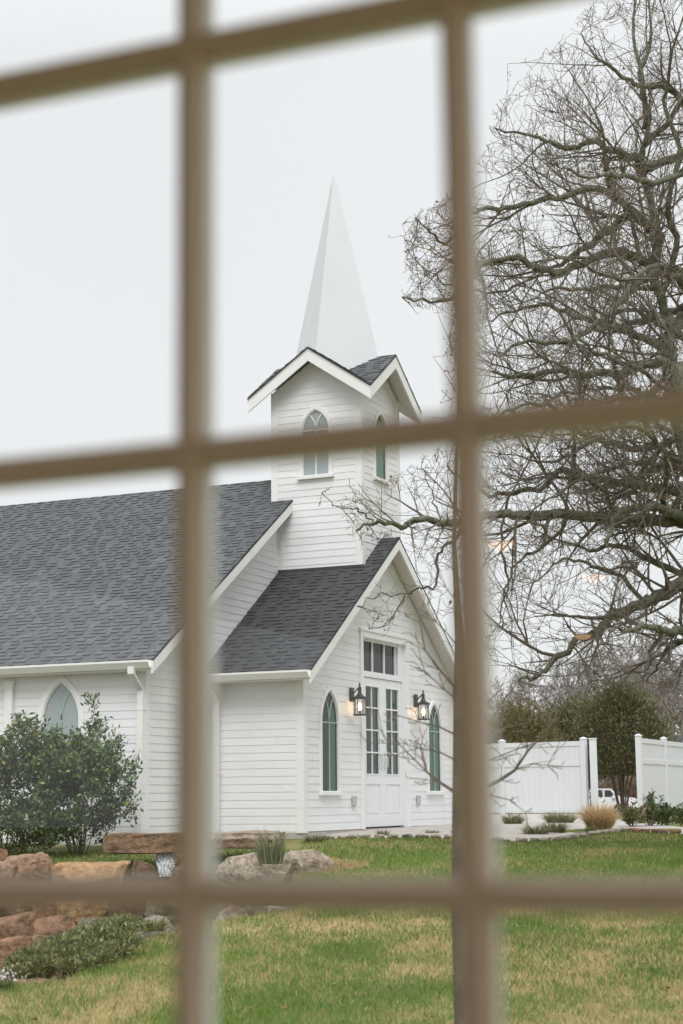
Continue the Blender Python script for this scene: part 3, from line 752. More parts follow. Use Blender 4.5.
RL = [
 (-6, 842, 10, 853, 21.6, 'red', 'small red rock at the left edge of the photo under the leftmost shrub'),
 (8, 845, 56, 864, 20.6, 'pink', 'rounded pinkish boulder in front of the leftmost shrub'),
 (-8, 853, 18, 876, 19.9, 'pink', 'pink stone at the photo edge just above the blurred lower window bar'),
 (15, 857, 53, 874, 19.9, 'red', 'low reddish stone below the rounded pinkish boulder'),
 (51, 852, 134, 880, 19.5, 'tan', 'long orange-tan boulder in front of the shrub with bare stems'),
 (133, 853, 158, 880, 20.4, 'brown', 'brown rock under the stone slab left of the trickling water'),
 (123, 856, 138, 868, 20.9, 'brown', 'little dark brown rock wedged behind the orange-tan boulder under the slab'),
 (172, 856, 200, 884, 20.5, 'grey', 'grey rock right of the trickling water behind the window bar'),
 (-6, 905, 41, 925, 17.0, 'rust', 'layered rust-brown slab of rock at the photo edge, uppermost below the blurred bar'),
 (36, 904, 78, 934, 16.8, 'rust', 'squarish rust-brown rock below the bar, right of the layered slab'),
 (-8, 928, 33, 955, 15.5, 'red', 'big red-brown block at the left photo edge beside the ground cover'),
 (18, 926, 68, 950, 15.9, 'brown', 'tilted brown rock between the red-brown block and the squarish rock'),
 (80, 908, 122, 932, 16.6, 'moss', 'dark mossy rock behind the ground cover in the shade'),
 (124, 905, 174, 944, 15.3, 'grey', 'large grey boulder with pale top at the right end of the ground cover'),
 (8, 967, 64, 984, 12.7, 'pink', 'flat reddish stone lying at the grass edge below the ground cover'),
 (34, 936, 92, 954, 14.6, 'pink', 'pinkish flat ledge stone just behind the ground cover'),
 (218, 844, 294, 874, 20.1, 'beige', 'broad flat beige boulder behind the rosemary bush'),
 (288, 843, 330, 856, 20.9, 'beige', 'thin flat beige stone right of the rosemary bush'),
 (214, 899, 246, 918, 17.4, 'beige', 'tan stone at the lawn edge right of the left window bar'),
 (243, 899, 268, 913, 17.6, 'moss', 'dark stone at the lawn edge, middle of three below the bar'),
 (264, 898, 292, 914, 17.6, 'pale', 'pale tan stone at the lawn edge, last of three below the bar'),
 (20, 872, 66, 906, 18.3, 'red', 'reddish boulder mostly behind the blurred lower bar, left of the tan one'),
 (62, 876, 112, 908, 18.1, 'tan', 'tan boulder mostly behind the blurred lower bar, in the middle of the pile'),
 (108, 874, 150, 908, 18.2, 'brown', 'brown boulder mostly behind the blurred lower bar, under the orange-tan one'),
 (-10, 874, 24, 906, 18.0, 'brown', 'brown boulder behind the lower bar at the left photo edge'),
 (150, 876, 196, 910, 18.0, 'grey', 'grey boulder behind the crossing of the left and lower window bars'),
 (196, 872, 236, 902, 18.6, 'pale', 'pale boulder behind the lower bar right of the left window bar'),
]
for r in RL: rock(*r[:6], r[6], deep=.8, sink=.32)
# stone slabs bridging the water
def slab(px0, py0, px1, py1, v, kind, label, deep):
    a = at(px0, py0, v); b_ = at(px1, py1, v); sx = abs((b_-a).dot(RH))/2; sz = abs(b_.z-a.z)/2; c = (a+b_)/2
    import bmesh
    from mathutils import noise as NZ
    bm = bmesh.new(); bmesh.ops.create_cube(bm, size=2); bmesh.ops.bevel(bm, geom=bm.edges[:], offset=.12, segments=2, affect='EDGES')
    bmesh.ops.triangulate(bm, faces=bm.faces[:]); bmesh.ops.subdivide_edges(bm, edges=bm.edges[:], cuts=4, use_grid_fill=True)
    for vv in bm.verts:
        p = Vector((vv.co.x*sx, vv.co.y*deep, vv.co.z*sz)); f = NZ.noise(p*3.1+Vector((px0, 3, 1)))*.05+NZ.noise(Vector((p.x*2, p.y*2, p.z*22))+Vector((px0, 0, 0)))*.022
        vv.co = p+Vector((0, f, f*.4))
    me = bpy.data.meshes.new('stone_slab'); bm.to_mesh(me); bm.free(); me.materials.append(rmat(kind, *RC[kind]))
    o = bpy.data.objects.new('stone_slab', me); C.objects.link(o); o.location = c; o.rotation_euler = (0, 0, YAW-.04); tag(o, label, 'stone slab', 'stone slabs over the water'); return o
RC['slab'] = ((.27, .165, .095), (.13, .09, .065))
slab(109, 833.5, 196, 852, 21.0, 'slab', 'thick rust-brown stone slab bridging the water below the chapel corner', .45)
slab(196, 832.5, 283, 838.5, 21.9, 'beige', 'thin beige stone slab on top of the darker slab behind the rosemary', .5)
slab(202, 838.5, 281, 847, 21.8, 'brown', 'dark layered stone slab below the thin beige one behind the rosemary', .5)
# water trickle
wf = thing('waterfall', at(165, 876, 20.6), 'thin white trickle of water falling below the rust-brown slab', 'waterfall')
b = MB()
for i in range(10):
    for j in range(14):
        f = lambda i, j: at(157.5+i*1.55+1.2*math.sin(j*.7+i)+j*.12, 849+j*2.0, 20.75+.06*math.sin(i*1.9+j*.3)-.012*j)
        b.face([f(i, j), f(i+1, j), f(i+1, j+1), f(i, j+1)])
wo = b.build('water', M['water'], wf, smooth=True); wf2 = wo.modifiers.new('t', 'SOLIDIFY'); wf2.thickness = .03
# edging stones
ring = [Vector((*e, 0)) for e in EDGE]
L_ = [0]
for a, c in zip(ring[:-1], ring[1:]): L_.append(L_[-1]+(c-a).length)
x = .05; k = 0
while x < L_[-1]-.3:
    ln = random.uniform(.11, .24); mid = x+ln/2; u = float(np.interp(mid, L_, EDGE_U)); v = float(np.interp(mid, L_, EDGE_V))
    u2 = float(np.interp(mid+.1, L_, EDGE_U)); v2 = float(np.interp(mid+.1, L_, EDGE_V)); ang = math.atan2(v2-v, u2-u)
    pxx = 341.5+F_PX*u/v; kind = 'brick' if pxx > 622 else random.choice(('pale', 'pale', 'pale', 'chalk', 'grey'))
    sz = .055 if pxx < 622 else .06
    me = rock_mesh(ln/2*1.05, .09, sz*1.0, k+900, sub=2, flat=.5, rough=.14); me.materials.append(rmat(kind, *RC[kind]))
    o = bpy.data.objects.new('edging_stone', me); C.objects.link(o); o.location = W(u, v, gz(u, v)+.035); o.rotation_euler = (0, 0, YAW+ang)
    if kind == 'brick': tag(o, 'reddish edging stone in front of the green bushes by the fence', 'edging stone', 'reddish edging stones under the bushes')
    else: tag(o, 'pale edging stone in the border between lawn and path', 'edging stone', 'pale edging stones along the path')
    x += ln+random.uniform(.0, .05); k += 1

# ------------------------------------------------------------------ plants
def leaf_arrays(P, N_, L_, Wd, col):
    "rhombic leaves at P with axis N_"
    n = len(P); r = NR.normal(size=(n, 3)); side = np.cross(N_, r); side /= np.linalg.norm(side, axis=1)[:, None]+1e-9
    nrm = np.cross(side, N_)
    a = P; t = P+N_*L_[:, None]; m = P+N_*(L_*.45)[:, None]; l = m+side*(Wd/2)[:, None]+nrm*(Wd*.18)[:, None]; q = m-side*(Wd/2)[:, None]+nrm*(Wd*.18)[:, None]
    V = np.stack([a, l, t, q], 1).reshape(-1, 3); return V, np.arange(4*n).reshape(n, 4)
def foliage(name, P, N_, L_, Wd, col, parent, m):
    V, Fc = leaf_arrays(P, N_, L_, Wd, col); return np_mesh(name, V, Fc, m, parent, col=col)
def unit(a): return a/(np.linalg.norm(a, axis=1)[:, None]+1e-9)

class Branches:
    def __init__(s, mins=.004): s.mb = MB(); s.tips = []; s.mins = mins; s.all = []
    def add(s, P, R):
        r = max(R[0], s.mins); n = 3 if r < .012 else (4 if r < .03 else (6 if r < .08 else 10))
        s.mb.tube(P, [max(x, s.mins) for x in R], n, cap=False)
def rot_dir(d, ang, rnd):
    a = d.orthogonal().normalized(); a.rotate(Matrix.Rotation(rnd.uniform(0, 2*math.pi), 3, d)); return (d*math.cos(ang)+a*math.sin(ang)).normalized()
ENV = None
ENV_Y = [0, 40, 60, 110, 150, 200, 220, 300, 320, 440, 470, 490, 540, 560, 580, 640, 650, 690, 700, 1000]
ENV_X = [590, 560, 535, 492, 482, 440, 404, 402, 448, 446, 405, 330, 350, 420, 368, 380, 470, 525, 620, 640]
def inside_crown(q):
    "the oak's own outline as it stands: true when q is within it"
    d = q-CAM; z = d.dot(F2); x = 341.5+F_PX*d.dot(R3)/z; y = 512-F_PX*d.dot(U3)/z
    return x > np.interp(y, ENV_Y, ENV_X) and y < 700
def grow(B, p, d, L, r, lev, rnd, gn=.28, trop=.02, kids=(6, 5, 4, 2), shrink=(.48, .72), step=None):
    if ENV:
        for _ in range(6):
            if inside_crown(p+d*L): break
            d = (d+Vector((rnd.gauss(0, .6), rnd.gauss(0, .6), rnd.gauss(0, .6)))+RH*.25).normalized(); L *= .86
    n = max(3, min(9, int(L/.14))); st_ = L/n; P = [p.copy()]; R = [r]; d = d.copy()
    for i in range(n):
        d = (d+Vector((rnd.gauss(0, gn), rnd.gauss(0, gn), rnd.gauss(0, gn)+trop))).normalized(); p = p+d*st_; P.append(p.copy()); R.append(r*(1-.72*(i+1)/n))
    B.add(P, R); B.tips.append((P[-1], d))
    if lev <= 0: return
    nk = kids[min(len(kids)-1, lev)] if False else kids[-lev] if lev <= len(kids) else kids[0]
    for k in range(nk):
        t = rnd.uniform(.18, 1.0) if k else 1.0
        i = min(n, max(1, int(t*n))); dd = (P[i]-P[i-1]).normalized(); 
        grow(B, P[i], rot_dir(dd, rnd.uniform(.45, 1.15), rnd), L*rnd.uniform(*shrink)*(1.08-.45*t), max(R[i]*.75, .003), lev-1, rnd, gn, trop, kids, shrink)

# --- the big oak
def build_oak():
    rnd = random.Random(11); V0 = 21.5
    base = W((742-341.5)/F_PX*V0, V0, 0); u0, v0 = uv_of(base); base.z = gz(u0, v0)
    T = thing('oak_tree', base, 'big leafless oak with gnarled lichen-grey limbs filling the right of the photo', 'tree')
    tb = Branches(); P = [base+Vector((0, 0, -.2)), base+Vector((0, 0, .5)), at(728, 640, V0), at(716, 540, V0), at(700, 470, V0), at(684, 415, V0), at(674, 365, V0)]
    tb.mb.tube(P, [.58, .44, .36, .30, .24, .19, .16], 14); tb.mb.build('trunk', M['bark'], T, smooth=True)
    limbs = [ # (pixel path, r0, depth drift)
     ([(674, 366), (668, 320), (655, 278), (659, 240), (651, 205), (640, 160), (648, 120), (640, 75), (650, 30), (645, -20)], .10, .8),
     ([(664, 300), (676, 250), (668, 200), (680, 150), (664, 100), (672, 50), (690, -10)], .075, -.9),
     ([(655, 278), (640, 250), (628, 215), (612, 190), (604, 150), (596, 110)], .05, 1.3),
     ([(646, 300), (615, 285), (585, 290), (555, 288), (530, 300), (505, 298)], .05, -1.5),
     ([(640, 390), (612, 388), (580, 392), (548, 396), (520, 392)], .05, .9),
     ([(700, 470), (670, 468), (640, 462), (612, 468), (580, 480), (548, 500), (520, 520)], .06, -1.6),
     ([(674, 367), (646, 363), (622, 372), (590, 375), (554, 372), (512, 376), (490, 371)], .11, -1.2),
     ([(659, 262), (630, 255), (608, 253), (578, 265), (554, 274), (530, 262), (508, 258), (486, 263), (468, 278), (452, 300), (430, 301), (402, 297)], .10, -.8),
     ([(659, 205), (634, 218), (608, 230), (590, 245), (572, 256), (548, 271), (520, 284)], .11, 1.2),
     ([(700, 300), (683, 282), (664, 273), (646, 279), (622, 298), (605, 319), (569, 340), (518, 343), (498, 357)], .11, -1.6),
     ([(720, 140), (683, 102), (664, 86), (646, 88), (622, 77), (593, 53), (581, 33)], .08, .6),
     ([(660, 170), (634, 158), (610, 150), (593, 140), (578, 148), (560, 148), (540, 137), (519, 134), (495, 128)], .085, -.5),
     ([(712, 520), (683, 516), (658, 509), (628, 509), (614, 521), (608, 547)], .12, -2.0),
     ([(712, 530), (683, 522), (658, 522), (614, 518), (569, 515), (530, 518), (500, 515), (470, 521), (439, 521), (413, 521), (405, 527), (388, 523), (374, 524), (356, 530)], .125, -1.2),
     ([(470, 521), (453, 540), (442, 549), (437, 567), (436, 584), (422, 588), (405, 594), (378, 593), (357, 606)], .036, -.3),
     ([(405, 594), (398, 610), (388, 625), (369, 629)], .018, -.1),
     ([(374, 524), (364, 513), (347, 508), (331, 505), (322, 493)], .020, -.2),
     ([(440, 520), (434, 503), (430, 486), (425, 471)], .020, .2),
     ([(718, 575), (683, 583), (658, 597), (640, 605), (614, 615), (599, 630), (578, 639), (554, 660), (539, 675), (519, 681)], .135, -1.0),
     ([(722, 625), (683, 630), (670, 632), (652, 627), (629, 629), (611, 631)], .10, -2.2),
     ([(663, 632), (649, 657), (643, 681)], .05, -.6),
     ([(722, 640), (683, 642), (667, 648), (658, 666), (646, 682)], .07, .8),
     ([(690, 515), (664, 506), (666, 479), (664, 453), (650, 430)], .07, -2.5),
     ([(614, 518), (610, 500), (587, 480), (572, 465), (557, 447)], .055, -1.0),
     ([(714, 495), (683, 493), (640, 485), (617, 484), (590, 478), (563, 471), (539, 488), (507, 493), (489, 494), (465, 480), (447, 466)], .10, .4),
     ([(700, 450), (683, 440), (640, 450), (600, 440), (560, 425), (520, 430), (490, 440)], .09, 1.8),
     ([(676, 360), (650, 340), (620, 330), (585, 318), (550, 305), (515, 310), (488, 320)], .09, 1.8),
     ([(674, 366), (650, 395), (610, 400), (570, 410), (530, 405), (500, 415)], .08, -2.8),
     ([(508, 493), (503, 540), (508, 580), (501, 610), (494, 632), (484, 646)], .028, -.2),
     ([(569, 515), (545, 545), (520, 560), (505, 590), (512, 620)], .04, -.6),
     ([(660, 110), (640, 70), (632, 30), (640, -20)], .06, .8),
     ([(661, 130), (690, 90), (700, 40)], .07, -.6),
     ([(659, 235), (620, 200), (590, 190), (560, 196), (520, 205), (492, 208), (470, 215), (448, 243), (430, 232), (415, 217)], .075, -.9),
     ([(486, 263), (466, 262), (448, 258), (431, 251), (405, 240)], .022, .1),
     ([(480, 330), (462, 315), (452, 300)], .02, .0),
     ([(520, 284), (500, 292), (470, 290), (448, 284), (430, 272), (405, 252)], .03, .2),
     ([(670, 330), (690, 310), (720, 290), (760, 270)], .14, .5),
     ([(660, 160), (690, 150), (730, 120), (770, 90)], .10, .5),
     ([(710, 500), (760, 470), (810, 460)], .15, .5),
     ([(722, 590), (770, 580), (830, 600)], .13, -.5),
     ([(600, 439), (570, 455), (545, 462), (515, 455)], .05, -1.2),
     ([(640, 605), (625, 580), (600, 570), (575, 560), (552, 566), (530, 590)], .05, -.8),
     ([(683, 575), (650, 560), (620, 545), (590, 550), (560, 540), (535, 530)], .07, 1.6),
    ]
    B = Branches(.0029)
    lead = []
    def limb(path, r0, drift, kid=1.0):
        lb = Branches(); Pw = []; k = len(path)
        dep0 = V0+(random.uniform(-.1, .1))
        for i, (x, y) in enumerate(path):
            t = i/(k-1); Pw.append(at(x, y, dep0+drift*t*1.2+.12*math.sin(i*2.1)))
        if lead and 640 < path[0][0] < 681 and path[0][1] < 400: Pw[0] = min(lead, key=lambda q: (q-Pw[0]).length).copy()
        # smooth + gnarl
        Q = []; R = []
        for i in range(k-1):
            p0 = Pw[max(i-1, 0)]; p1 = Pw[i]; p2 = Pw[i+1]; p3 = Pw[min(i+2, k-1)]
            for j in range(4):
                t = j/4; q = .5*((2*p1)+(p2-p0)*t+(2*p0-5*p1+4*p2-p3)*t*t+(-p0+3*p1-3*p2+p3)*t**3)
                q = q+Vector((rnd.gauss(0, 1), rnd.gauss(0, 1), rnd.gauss(0, 1)))*.018; Q.append(q); g = (i+t)/(k-1); R.append(r0*((1-g)**.85*.86+.14)*rnd.uniform(.93, 1.09))
        Q.append(Pw[-1]); R.append(r0*.13)
        lb.mb.tube(Q, [max(x, .006) for x in R], 8 if r0 > .05 else 6); lb.mb.build('limb', M['bark'], T, smooth=True)
        if len(lead) < 70: lead.extend(Q)
        acc = 0; nxt = .15
        for i in range(1, len(Q)):
            sg = (Q[i]-Q[i-1]); acc += sg.length; g = i/len(Q)
            while acc > nxt:
                nxt += rnd.uniform(.115, .25)/kid; d = rot_dir(sg.normalized(), rnd.uniform(.5, 1.3), rnd); 
                L = min(rnd.uniform(.35, 1.45)*(1.15-.55*g), 14*r0+.25); lev = 3 if L > .85 else 2
                if r0 > .04 and g < .85 and rnd.random() < .20: grow(B, Q[i], rot_dir(sg.normalized(), rnd.uniform(.4, 1.0), rnd), rnd.uniform(1.3, 2.3), min(R[i]*.55, .026), 3, rnd, .14, .05); continue
                grow(B, Q[i], d, L, max(R[i]*rnd.uniform(.25, .42), .005), lev, rnd, .125, .055)
        grow(B, Q[-1], (Q[-1]-Q[-2]).normalized(), min(.7, 12*r0+.2), .009, 2, rnd, .22, .02)
        return Q, R
    for pth, r0, dr in limbs:
        inleft = min(x for x, y in pth)
        limb(pth, r0*.70, dr, .6 if r0 < .04 else 1.0)
    # limbs on the far and near side of the crown
    for k in range(8):
        y0 = rnd.uniform(150, 560); s_ = rnd.choice((-1, 1)); pth = []; x = 690; y = y0
        for i in range(5): pth.append((x, y)); x -= rnd.uniform(22, 38); y += rnd.uniform(-24, 18)
        limb(pth, rnd.uniform(.035, .06), s_*rnd.uniform(2, 4.5), .75)
    B.mb.build('crown', M['twig'], T)
    # a few clinging dead leaves
    tp = [t for t in B.tips if rnd.random() < .02]
    P_ = np.array([t[0] for t in tp]); n = len(P_); Nn = unit(NR.normal(size=(n, 3))+np.array([0, 0, -.8]))
    c1 = np.array([.22, .10, .045]); c2 = np.array([.30, .17, .08]); q = NR.random(n)[:, None]
    foliage('dead_leaves', P_, Nn, NR.uniform(.04, .08, n), NR.uniform(.025, .045, n), c1*q+c2*(1-q), T, M['softleaf'])
ENV = True
build_oak()
ENV = None

# --- the young tree in front, behind the right window bar
def build_young():
    rnd = random.Random(5); V = 9.6; base = W((466-341.5)/F_PX*V, V, 0); base.z = gz(*uv_of(base))
    T = thing('young_tree', base, 'slim young bare tree on the near lawn, its trunk behind the right window bar', 'tree')
    b = MB(); P = [base+Vector((0, 0, -.1))]+[at(x, y, V) for x, y in ((469, 1030), (463.5, 900), (462, 800), (460.5, 700), (459, 640), (456, 590), (453.5, 545), (455, 480), (458, 400), (460, 320))]
    R = [.088, .082, .070, .056, .042, .026, .017, .013, .010, .008, .006]; b.tube(P, R, 12); b.build('trunk', M['ybark'], T, smooth=True)
    B = Branches(.0022)
    br = [([(455, 792), (438, 781), (427, 772), (423, 758), (421, 745)], .011), ([(428, 773), (415, 760), (400, 745), (385, 738)], .006), ([(457, 735), (440, 727), (420, 722), (400, 716)], .007), ([(457, 700), (445, 690), (432, 678), (425, 672)], .006), ([(457, 690), (440, 670), (425, 650), (420, 622)], .007), ([(456, 645), (446, 632), (436, 622), (428, 606)], .005),
          ([(465, 800), (500, 780), (515, 770), (527, 752), (548, 728)], .012), ([(515, 770), (530, 764), (548, 765)], .005), ([(465, 790), (490, 795), (510, 800), (525, 812)], .006), ([(464, 730), (485, 738), (505, 728), (530, 722)], .006), ([(463, 765), (490, 760), (520, 748), (540, 742)], .006), ([(463, 715), (485, 705), (500, 690)], .006), ([(461, 660), (480, 650), (492, 632)], .006),
          ([(456, 760), (440, 752), (418, 748), (395, 755)], .006), ([(455, 600), (446, 588), (440, 570)], .004)]
    for pth, r in br:
        k = len(pth); zz = rnd.uniform(-.25, .25); Q = [at(x, y, V+zz*i/(k-1)) for i, (x, y) in enumerate(pth)]; B.add(Q, [r*(1-.6*i/(k-1)) for i in range(k)])
        for i in range(1, k):
            for _ in range(2):
                d = rot_dir((Q[i]-Q[i-1]).normalized(), rnd.uniform(.4, .9), rnd); grow(B, Q[i], d, rnd.uniform(.06, .2), .003, 1, rnd, .12, .05, kids=(2,))
    B.mb.build('crown', M['ybark'], T)
build_young()

# --- leafy shrubs
def shrub(name, px, py, v, Wd, H, nst, nleaf, label, cat, cols, ll=(.055, .095), lw=(.026, .042), seed=1, group=None, spread=.5, stem='stem', up=.5, twig_r=.009, m='leaf', lo=.28):
    rnd = random.Random(seed); p = at(px, py, v); u, vv = uv_of(p); base = W(u, vv, gz(u, vv)-.02) if name != 'x' else p
    T = thing(name, base, label, cat, group); B = Branches(.003)
    for k in range(nst):
        a = 2*math.pi*k/nst+rnd.uniform(-.4, .4); o = Vector((math.cos(a), math.sin(a), 0)); d = (o*rnd.uniform(.15, 1.0)*spread+UP).normalized()
        grow(B, base+o*rnd.uniform(.0, .08)*Wd, d, H*rnd.uniform(.5, .72), twig_r*rnd.uniform(.8, 1.3), 3, rnd, .13, .04, kids=(4, 3, 3), shrink=(.45, .75))
    if name == 'holly_shrub':
        for k in range(12):
            a = rnd.uniform(0, 6.28); o = Vector((math.cos(a), math.sin(a), 0)); grow(B, base+o*.1+UP*H*rnd.uniform(.05, .18), (o*1.1+UP*rnd.uniform(.3, 1)).normalized(), H*rnd.uniform(.22, .36), .006, 2, rnd, .14, .04, kids=(4, 3))
    B.mb.build('stem', M[stem], T)
    tips = [t for t in B.tips if t[0].z-base.z > H*lo]; sc = []
    n = nleaf; idx = NR.integers(0, len(tips), n)
    P_ = np.array([tips[i][0] for i in idx]); D_ = np.array([tips[i][1] for i in idx])
    P_ = P_ - D_*NR.uniform(0, .20*H/1.9, n)[:, None] + NR.normal(size=(n, 3))*.04*H/1.9
    keep = (np.abs((P_-np.array(base))@np.array(RH)) < Wd*.56) & (P_[:, 2]-base.z < H*1.04); P_ = P_[keep]; D_ = D_[keep]; n = len(P_)
    Nn = unit(D_*up+NR.normal(size=(n, 3))*.75+np.array([0, 0, .25]))
    q = NR.random(n); cl = np.array(cols); ci = NR.choice(len(cl), n, p=np.array([.42, .33, .2, .05][:len(cl)])/sum([.42, .33, .2, .05][:len(cl)])); col = cl[ci]*(.75+.5*q)[:, None]
    foliage('foliage', P_, Nn, NR.uniform(*ll, n), NR.uniform(*lw, n), col, T, M[m]); return T
HC = [(.045, .08, .022), (.085, .14, .038), (.17, .235, .08), (.36, .31, .06)]
shrub('holly_shrub', 78, 846, 22.6, 1.62, 2.08, 13, 10500, 'full dark green shrub with bare lower stems in front of the arched nave window', 'shrub', HC, seed=3, spread=.62, group='shrubs along the nave wall', lo=.10)
shrub('holly_shrub', 2, 846, 22.4, 1.3, 2.0, 11, 10000, 'dark green shrub cut off by the left photo edge beside the pilaster', 'shrub', HC, seed=9, spread=.45, group='shrubs along the nave wall', lo=.05)
NC = [(.07, .12, .04), (.13, .19, .065), (.20, .25, .10), (.26, .13, .06)]
for (px, v, wd, h, lab, sd) in ((633, 27.8, .62, .46, 'dark low bush at the left end of the row before the right fence', 21), (650, 28.2, .75, .60, 'tallest leafy bush in the row before the right fence, middle one', 22), (668, 28.3, .62, .42, 'low light green bush in the row before the right fence', 23), (686, 28.0, .6, .46, 'low bush at the right photo edge before the fence', 24)):
    shrub('garden_bush', px, 832, v, wd, h, 8, 620, lab, 'bush', NC if sd != 21 else NC[::-1], ll=(.05, .085), lw=(.02, .032), seed=sd, spread=.8, group='bushes before the right fence', m='softleaf', lo=.1)
# ground cover mound at the lawn edge
def groundcover():
    A = at(72, 952, 13.6); T = thing('ground_cover', A, 'dense low mound of evergreen ground cover between rocks and lawn at lower left', 'ground cover plant')
    P_ = []; D_ = []
    pts = [(20, 966, 12.9, .10), (34, 960, 13.1, .14), (48, 957, 13.3, .15), (62, 951, 13.5, .18), (78, 948, 13.7, .19), (94, 941, 13.9, .20), (108, 936, 14.1, .21), (122, 931, 14.3, .20), (16, 976, 12.7, .09), (30, 974, 12.8, .10), (48, 972, 12.95, .10), (66, 969, 13.05, .10), (84, 965, 13.2, .11), (100, 960, 13.35, .11), (114, 953, 13.6, .11), (126, 945, 13.8, .11), (88, 952, 13.6, .15), (112, 944, 13.9, .17), (70, 958, 13.3, .12), (40, 966, 12.8, .09)]
    for px, py, v, r in pts:
        c = np.array(at(px, py, v)); n = 420; d = unit(NR.normal(size=(n, 3))); d[:, 2] = np.abs(d[:, 2]); rr = r*NR.uniform(.6, 1.05, n)**.6
        P_.append(c+d*rr[:, None]*np.array([1.15, 1.15, .58])); D_.append(d)
    P_ = np.concatenate(P_); D_ = np.concatenate(D_); n = len(P_); Nn = unit(D_*.7+NR.normal(size=(n, 3))*.6+np.array([0, 0, .5]))
    cl = np.array([(.085, .105, .04), (.16, .18, .07), (.25, .27, .11), (.36, .33, .17)]); ci = NR.choice(4, n, p=[.35, .33, .22, .10])
    foliage('foliage', P_, Nn, NR.uniform(.03, .055, n), NR.uniform(.012, .022, n), cl[ci]*NR.uniform(.7, 1.3, n)[:, None], T, M['softleaf'])
    b = MB()
    for px, py, v, r in pts:
        c = at(px, py, v)
        for _ in range(16):
            d = Vector(NR.normal(size=3)); d.z = abs(d.z); d.normalize(); b.tube([c-Vector((0, 0, .12)), c+d*r*.5, c+d*r*.9], [.006, .004, .002], 3, cap=False)
    b.build('stem', M['stem'], T)
groundcover()
# white flowers at the photo edge
def tuft(name, px, py, v, Wd, H, n, label=None, cat=None, cols=None, group=None, width=.006, arch=.5, seed=0, base=None, depth=None):
    p = base or at(px, py, v); u, vv = uv_of(p); p = W(u, vv, gz(u, vv) if base is None else p.z); T = thing(name, p, label, cat, group)
    rg = np.random.default_rng(seed+77); r0 = np.sqrt(rg.random(n))*Wd*.28; a = rg.uniform(0, 2*math.pi, n)
    B0 = np.array(p)[None]+np.stack([np.cos(a)*r0, np.sin(a)*r0*(depth or .8), 0*a], 1)
    a2 = a+rg.normal(0, .5, n); out = np.sqrt(rg.uniform(.0, 1, n))*Wd*.5*arch*2; h = H*(1-.5*(out/(Wd*.5*arch*2+1e-6))**2)*rg.uniform(.6, 1.08, n)
    T1 = B0+np.stack([np.cos(a2)*out*.35, np.sin(a2)*out*.35, h*.62], 1); T2 = B0+np.stack([np.cos(a2)*out, np.sin(a2)*out, h*rg.uniform(.75, 1.0, n)], 1)
    pa = rg.uniform(0, math.pi, n); s_ = np.stack([np.cos(pa), np.sin(pa), 0*pa], 1)*width
    V = np.stack([B0-s_, B0+s_, T1+s_*.8, T1-s_*.8, T2], 1).reshape(-1, 3); i = np.arange(n)*5
    F4 = np.stack([i, i+1, i+2, i+3], 1); F3 = np.stack([i+3, i+2, i+4, i+4], 1)[:, :3]
    cl = np.array(cols); c = cl[rg.integers(0, len(cl), n)]*rg.uniform(.75, 1.25, n)[:, None]
    # triangles only
    Fc = np.concatenate([F4[:, [0, 1, 2]], F4[:, [0, 2, 3]], F3]); cc = np.concatenate([c, c, c])
    np_mesh('blades', V, Fc, M['grass'], T, col=cc); return T
tuft('ornamental_grass', 600, 836, 26.6, .60, .50, 1700, 'round clump of straw-coloured ornamental grass beside the path', 'ornamental grass', [(.70, .53, .31), (.80, .63, .40), (.52, .37, .20)], width=.005, arch=.5, seed=1)
tuft('rosemary_bush', 271, 863, 19.1, .46, .50, 190, base=at(271, 864, 19.1), label= 'upright needle-leaved rosemary bush in front of the flat beige boulder', cat='bush', cols=[(.24, .26, .15), (.32, .33, .21), (.17, .19, .11)], width=.007, arch=.4, seed=2)
GC = [(.12, .17, .06), (.18, .21, .09), (.27, .24, .13)]
for (px, py, v, wd, h, n, lab, sd) in ((513, 826, 30.5, .55, .28, 300, 'grey-green grass tuft at the foot of the left fence, nearest the window bar', 3), (560, 825, 31, .8, .30, 460, 'wider green grass tuft at the foot of the fence left of the straw clump', 4), (536, 837, 25.6, .55, .20, 280, 'low green tuft on the path edge below the fence', 5), (556, 836, 26.0, .5, .24, 280, 'small leafy tuft on the path edge just left of the straw clump', 6),
        (383, 836, 25.6, .26, .12, 120, 'little yellow-green weed tuft in front of the double doors', 7), (355, 836, 25.3, .22, .07, 80, 'tiny weed tuft in the paving left of the doors', 8), (314, 838, 24.4, .42, .16, 200, 'grass tuft at the chapel corner under the left arched window', 9), (432, 837, 26.0, .3, .08, 90, 'small weed tuft in the paving right of the doors', 10), (590, 836, 26.0, .2, .12, 120, 'small green weed under the straw-coloured clump', 12)):
    tuft('grass_tuft', px, py, v, wd, h, n, lab, 'grass tuft', GC, group='small tufts along the path', width=.005, seed=sd)
fl = tuft('flowering_plant', 3, 978, 12.4, .22, .10, 120, 'small plant with white flowers at the lower left photo edge', 'flowering plant', [(.08, .12, .04), (.12, .16, .06)], seed=14)
P_ = np.array(fl.location)[None]+NR.normal(size=(60, 3))*np.array([.07, .07, .02])+np.array([0, 0, .10]); foliage('flowers', P_, unit(NR.normal(size=(60, 3))), np.full(60, .022), np.full(60, .018), np.full((60, 3), .75), fl, M['softleaf'])
# loose grass growing along the rocks' edge (same lawn, uncut)
for (px, py, v, lab, sd) in ((104, 938, 14.6, 'spiky green tuft growing out of the ground cover top', 31), (154, 931, 14.9, 'dry grass tuft before the large grey boulder', 32)):
    tuft('grass_tuft', px, py, v, .35, .16, 160, lab, 'grass tuft', GC+[(.35, .28, .15)], group='grass tufts among the rocks', seed=sd, base=at(px, py, v))

